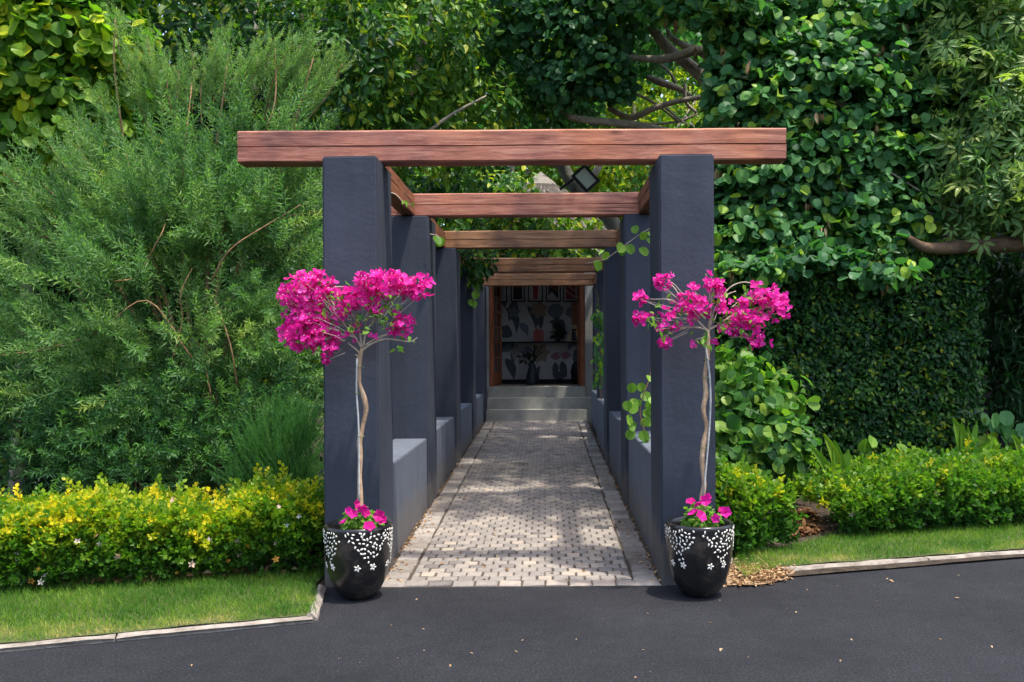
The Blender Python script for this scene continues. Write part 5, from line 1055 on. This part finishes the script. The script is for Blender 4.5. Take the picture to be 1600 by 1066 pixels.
# bougainvillea standards
def T_boug(seed):
    r = np.random.default_rng(seed); V = []; Fc = []
    for k in range(3):
        a = k * 2.094 + r.uniform(-.2, .2); c, s = math.cos(a), math.sin(a); b_ = len(V)
        for u_, w, z in ((0, 0, 0), (.25, .36, .20), (.68, .46, .40), (1.0, 0, .50), (.68, -.46, .40), (.25, -.36, .20), (.5, 0, .16)):
            V.append((u_ * c - w * s, u_ * s + w * c, z + r.uniform(-.05, .05)))
        Fc += [(b_ + 6, b_ + q, b_ + (q + 1) % 6) for q in range(6)]
    return np.array(V) * .62, Fc
TB = [T_boug(1), T_boug(2)]
M['stamen'] = plain("cream_floret", (.8, .74, .62), .6)
def boug(px, trunk, limbs, clus, sprays, label, stake):
    d = 5.55; A = W(px, 785, d); t = thing("bougainvillea", (A[0], d, .41), label, "flowering tree", "bougainvillea standards in the pots")
    MB().tube([(A[0], d, .38)] + pl(d, *trunk), [.0165 + .0025 * math.sin(i * 2.1) - .0035 * i / len(trunk) for i in range(len(trunk) + 1)], 9, 6).mk("trunk", M['bark_tan'], t, smooth=True)
    for L in limbs:
        MB().tube([W(x, y, d - dz * .3 + .02) for x, y, dz in L], (.0075, .005, .003), 6, 4).mk("branch", M['twig_pale'], t, smooth=True)
    P = []; O = []; cen = W(*trunk[-1], d)
    for x, y, rx, ry, rd, m in clus:
        c = W(x, y, d - rd * .25); r = np.array((rx * d / F, rd, ry * d / F)); u_ = unit(m) ; rr = RNG.random((m, 1)) ** .45
        P.append(c + u_ * r * rr); O.append(u_)
    P = np.concatenate(P); O = np.concatenate(O); n = len(P); w_ = RNG.integers(0, 2, n)
    R = rot_to(unit(n) * .8 + O * .3, O * .7 + np.array((0, -.55, .25)) + unit(n) * .55); S = RNG.uniform(.036, .056, n)
    cl = np.array([mnoise.noise(Vector(p * 9)) for p in P]); ti = .5 + .25 * cl + RNG.normal(0, .2, n)
    for v in range(2): k = w_ == v; addset(t, "flower", TB[v], P[k], R[k], S[k], ti[k], M['bract'], 150, "blossoms")
    k = RNG.random(n) < .5
    addset(t, "floret", (np.array([(0, .2, .3), (.2, -.1, .3), (-.2, -.1, .3), (0, 0, .1)]), [(0, 1, 2), (0, 3, 1), (1, 3, 2), (2, 3, 0)]), P[k] + R[k][:, :, 2] * .012, R[k], np.full(k.sum(), .021), np.full(k.sum(), 1.), M['petal'], 0, "florets")
    # fine twigs from the fork to the clusters
    mb = MB()
    for i in RNG.choice(n, 70, replace=False):
        b_ = cen + (P[i] - cen) * .45 + RNG.normal(0, .02, 3) + (0, 0, .02); mb.tube([b_, (b_ + P[i]) / 2 + RNG.normal(0, .012, 3), P[i]], (.0025, .0015), 3, 2)
    mb.mk("twigs", M['twig_pale'], t, kind="stuff")
    Q = np.array([W(x + RNG.uniform(-r, r), y + RNG.uniform(-r, r), d - .06 + RNG.uniform(-.06, .05)) for x, y, r, m in sprays for _ in range(m)]); n = len(Q)
    addset(t, "leaf", T_ovate(.26, -.2), Q, leaf_frames(unit(n), .6), RNG.uniform(.025, .05, n), RNG.random(n), M['lf_boug'], 300)
    s = thing("support_cane", (A[0], d, .4), stake[0], "plant stake", "canes tied to the bougainvilleas")
    MB().tube([W(x, y, d - .02) for x, y in stake[1]], .0058, 7, 4).mk("cane", M['stake'], s, smooth=True)
    mb = MB()
    for x, y in stake[2]: q = W(x, y, d - .005); mb.add(*tube([q + np.array((.022 * math.cos(a), .026 * math.sin(a), .004 * math.sin(2 * a))) for a in np.linspace(0, 6.28, 9)], .0022, 4, 2))
    mb.mk("tie", plain("green_tie", (.10, .14, .05), .7), s)
boug(564, [(563, 780), (562, 745), (563, 712), (562, 690), (567, 665), (572, 640), (569, 622), (562, 600), (561, 580), (562, 560), (566, 545)],
     [[(566, 548, 0), (580, 538, .02), (604, 530, .04), (640, 534, .03), (652, 528, .03)], [(566, 545, 0), (553, 525, .03), (540, 510, .05), (510, 480, .06), (480, 455, .06)], [(567, 545, 0), (572, 520, 0), (585, 500, -.03), (610, 470, -.03), (640, 452, 0)], [(566, 548, 0), (562, 520, -.03), (556, 490, -.05), (560, 460, -.05)], [(570, 540, 0), (590, 528, -.04), (610, 520, -.04), (622, 506, -.03)], [(563, 556, 0), (558, 548, .01), (546, 538, .03), (544, 535, .03)], [(556, 500, .05), (530, 465, .08), (520, 450, .08), (540, 448, .05)], [(553, 525, .03), (520, 520, .08), (500, 510, .08)], [(600, 470, 0), (612, 480, .04), (622, 500, .05)], [(562, 560, 0), (558, 556, .02), (555, 554, .02)]],
     [(485, 455, 44, 32, .12, 165), (476, 510, 39, 40, .13, 190), (506, 527, 25, 34, .10, 95), (450, 462, 14, 20, .08, 25), (513, 560, 6, 10, .03, 6), (535, 470, 22, 24, .10, 36), (600, 442, 42, 24, .11, 120), (570, 462, 34, 28, .10, 75), (630, 448, 24, 16, .08, 34), (657, 450, 20, 20, .08, 40), (625, 508, 20, 22, .07, 34), (560, 432, 9, 9, .03, 7), (558, 520, 18, 14, .06, 6), (590, 488, 14, 12, .05, 9), (532, 493, 12, 10, .05, 8), (582, 525, 6, 6, .02, 2)],
     [(600, 480, 24, 40), (556, 500, 22, 34), (605, 500, 16, 18), (520, 455, 20, 16), (490, 490, 30, 14), (622, 546, 5, 3), (635, 534, 14, 6), (540, 470, 16, 8), (515, 478, 10, 5), (600, 465, 8, 6)],
     "bougainvillea standard with a bushy magenta crown heaped to the left, in the left pot", ("thin grey cane tied along the wavy trunk in the left pot", [(561, 785), (561, 720), (560, 660), (557, 610), (558, 560)], [(563, 682), (559, 614), (563, 574)]))
boug(1098, [(1097, 782), (1100, 755), (1097, 720), (1100, 690), (1104, 668), (1099, 640), (1103, 615), (1101, 590), (1105, 560), (1106, 535), (1106, 516)],
     [[(1106, 518, 0), (1088, 500, .03), (1080, 494, .04), (1055, 452, .05), (1045, 445, .05)], [(1106, 516, 0), (1090, 512, .03), (1072, 512, .05), (1040, 508, .05), (1010, 492, .04)], [(1107, 516, 0), (1125, 508, .02), (1150, 510, 0), (1180, 495, 0), (1215, 490, 0), (1232, 486, 0)], [(1108, 514, 0), (1118, 480, -.03), (1140, 450, -.03), (1165, 441, 0), (1188, 450, 0)], [(1107, 514, 0), (1112, 470, .02), (1108, 440, .02), (1102, 428, .02)], [(1080, 494, .04), (1050, 470, .06), (1020, 468, .07), (1003, 466, .07)], [(1072, 512, .05), (1045, 522, .06), (1036, 530, .06)], [(1120, 508, .02), (1150, 490, .06), (1180, 470, .06), (1205, 465, .05)], [(1125, 508, .02), (1160, 520, .03), (1185, 535, .03)], [(1118, 480, -.03), (1135, 462, .0), (1150, 455, .03)], [(1106, 520, 0), (1098, 528, .03), (1088, 530, .05)]],
     [(1082, 478, 30, 26, .11, 56), (1040, 440, 17, 12, .06, 19), (1002, 466, 9, 9, .04, 9), (1006, 497, 14, 9, .05, 12), (1037, 538, 13, 9, .04, 9), (1034, 508, 9, 9, .04, 6), (1060, 512, 14, 8, .05, 6), (1104, 432, 7, 9, .04, 4), (1112, 446, 13, 11, .05, 12), (1128, 448, 12, 8, .05, 7), (1150, 485, 26, 22, .10, 35), (1190, 458, 24, 20, .09, 32), (1215, 478, 19, 24, .09, 39), (1175, 505, 32, 22, .10, 40), (1188, 535, 18, 13, .06, 17), (1140, 515, 20, 10, .06, 10), (1050, 490, 16, 10, .06, 9), (1116, 535, 5, 5, .02, 2), (1078, 540, 5, 5, .02, 2), (1084, 452, 8, 6, .03, 4), (1130, 470, 14, 14, .06, 9)],
     [(1150, 470, 40, 26), (1080, 480, 26, 14), (1024, 500, 12, 12), (1036, 520, 8, 10), (1095, 530, 14, 18), (1180, 485, 26, 16), (1140, 500, 20, 10), (1040, 468, 10, 6), (1170, 530, 10, 6)],
     "bougainvillea standard with an open wide magenta crown and bare pale twigs, in the right pot", ("thin pale cane curving beside the trunk in the right pot", [(1099, 775), (1106, 700), (1110, 640), (1109, 590), (1103, 545), (1102, 540)], [(1104, 562), (1101, 590), (1099, 700)]))

# ------------------------------------------------------------------ finish
occ = []
for k in range(4, -1, -1):
    for s in (-1, 1):
        a, b_ = sorted((s * .9, s * 1.25)); d = PY[k]
        x0, x1 = VX + (a - CX) * F / d, VX + (b_ - CX) * F / d; y0, y1 = VY - (H[k] - CH) * F / d, VY + CH * F / d
        occ.append((max(x0, 0), max(y0, 0), x1, min(y1, 1060), d))
occ.append((375, 204, 1231, 252, 6.0)); occ.append((648, 300, 998, 336, 8.4)); occ.append((690, 361, 968, 390, 10.9)); occ.append((745, 404, 948, 446, 13.5)); occ.append((612, 690, 760, 900, 6.3)); occ.append((940, 690, 1040, 900, 6.3))
flush_sets(occ)
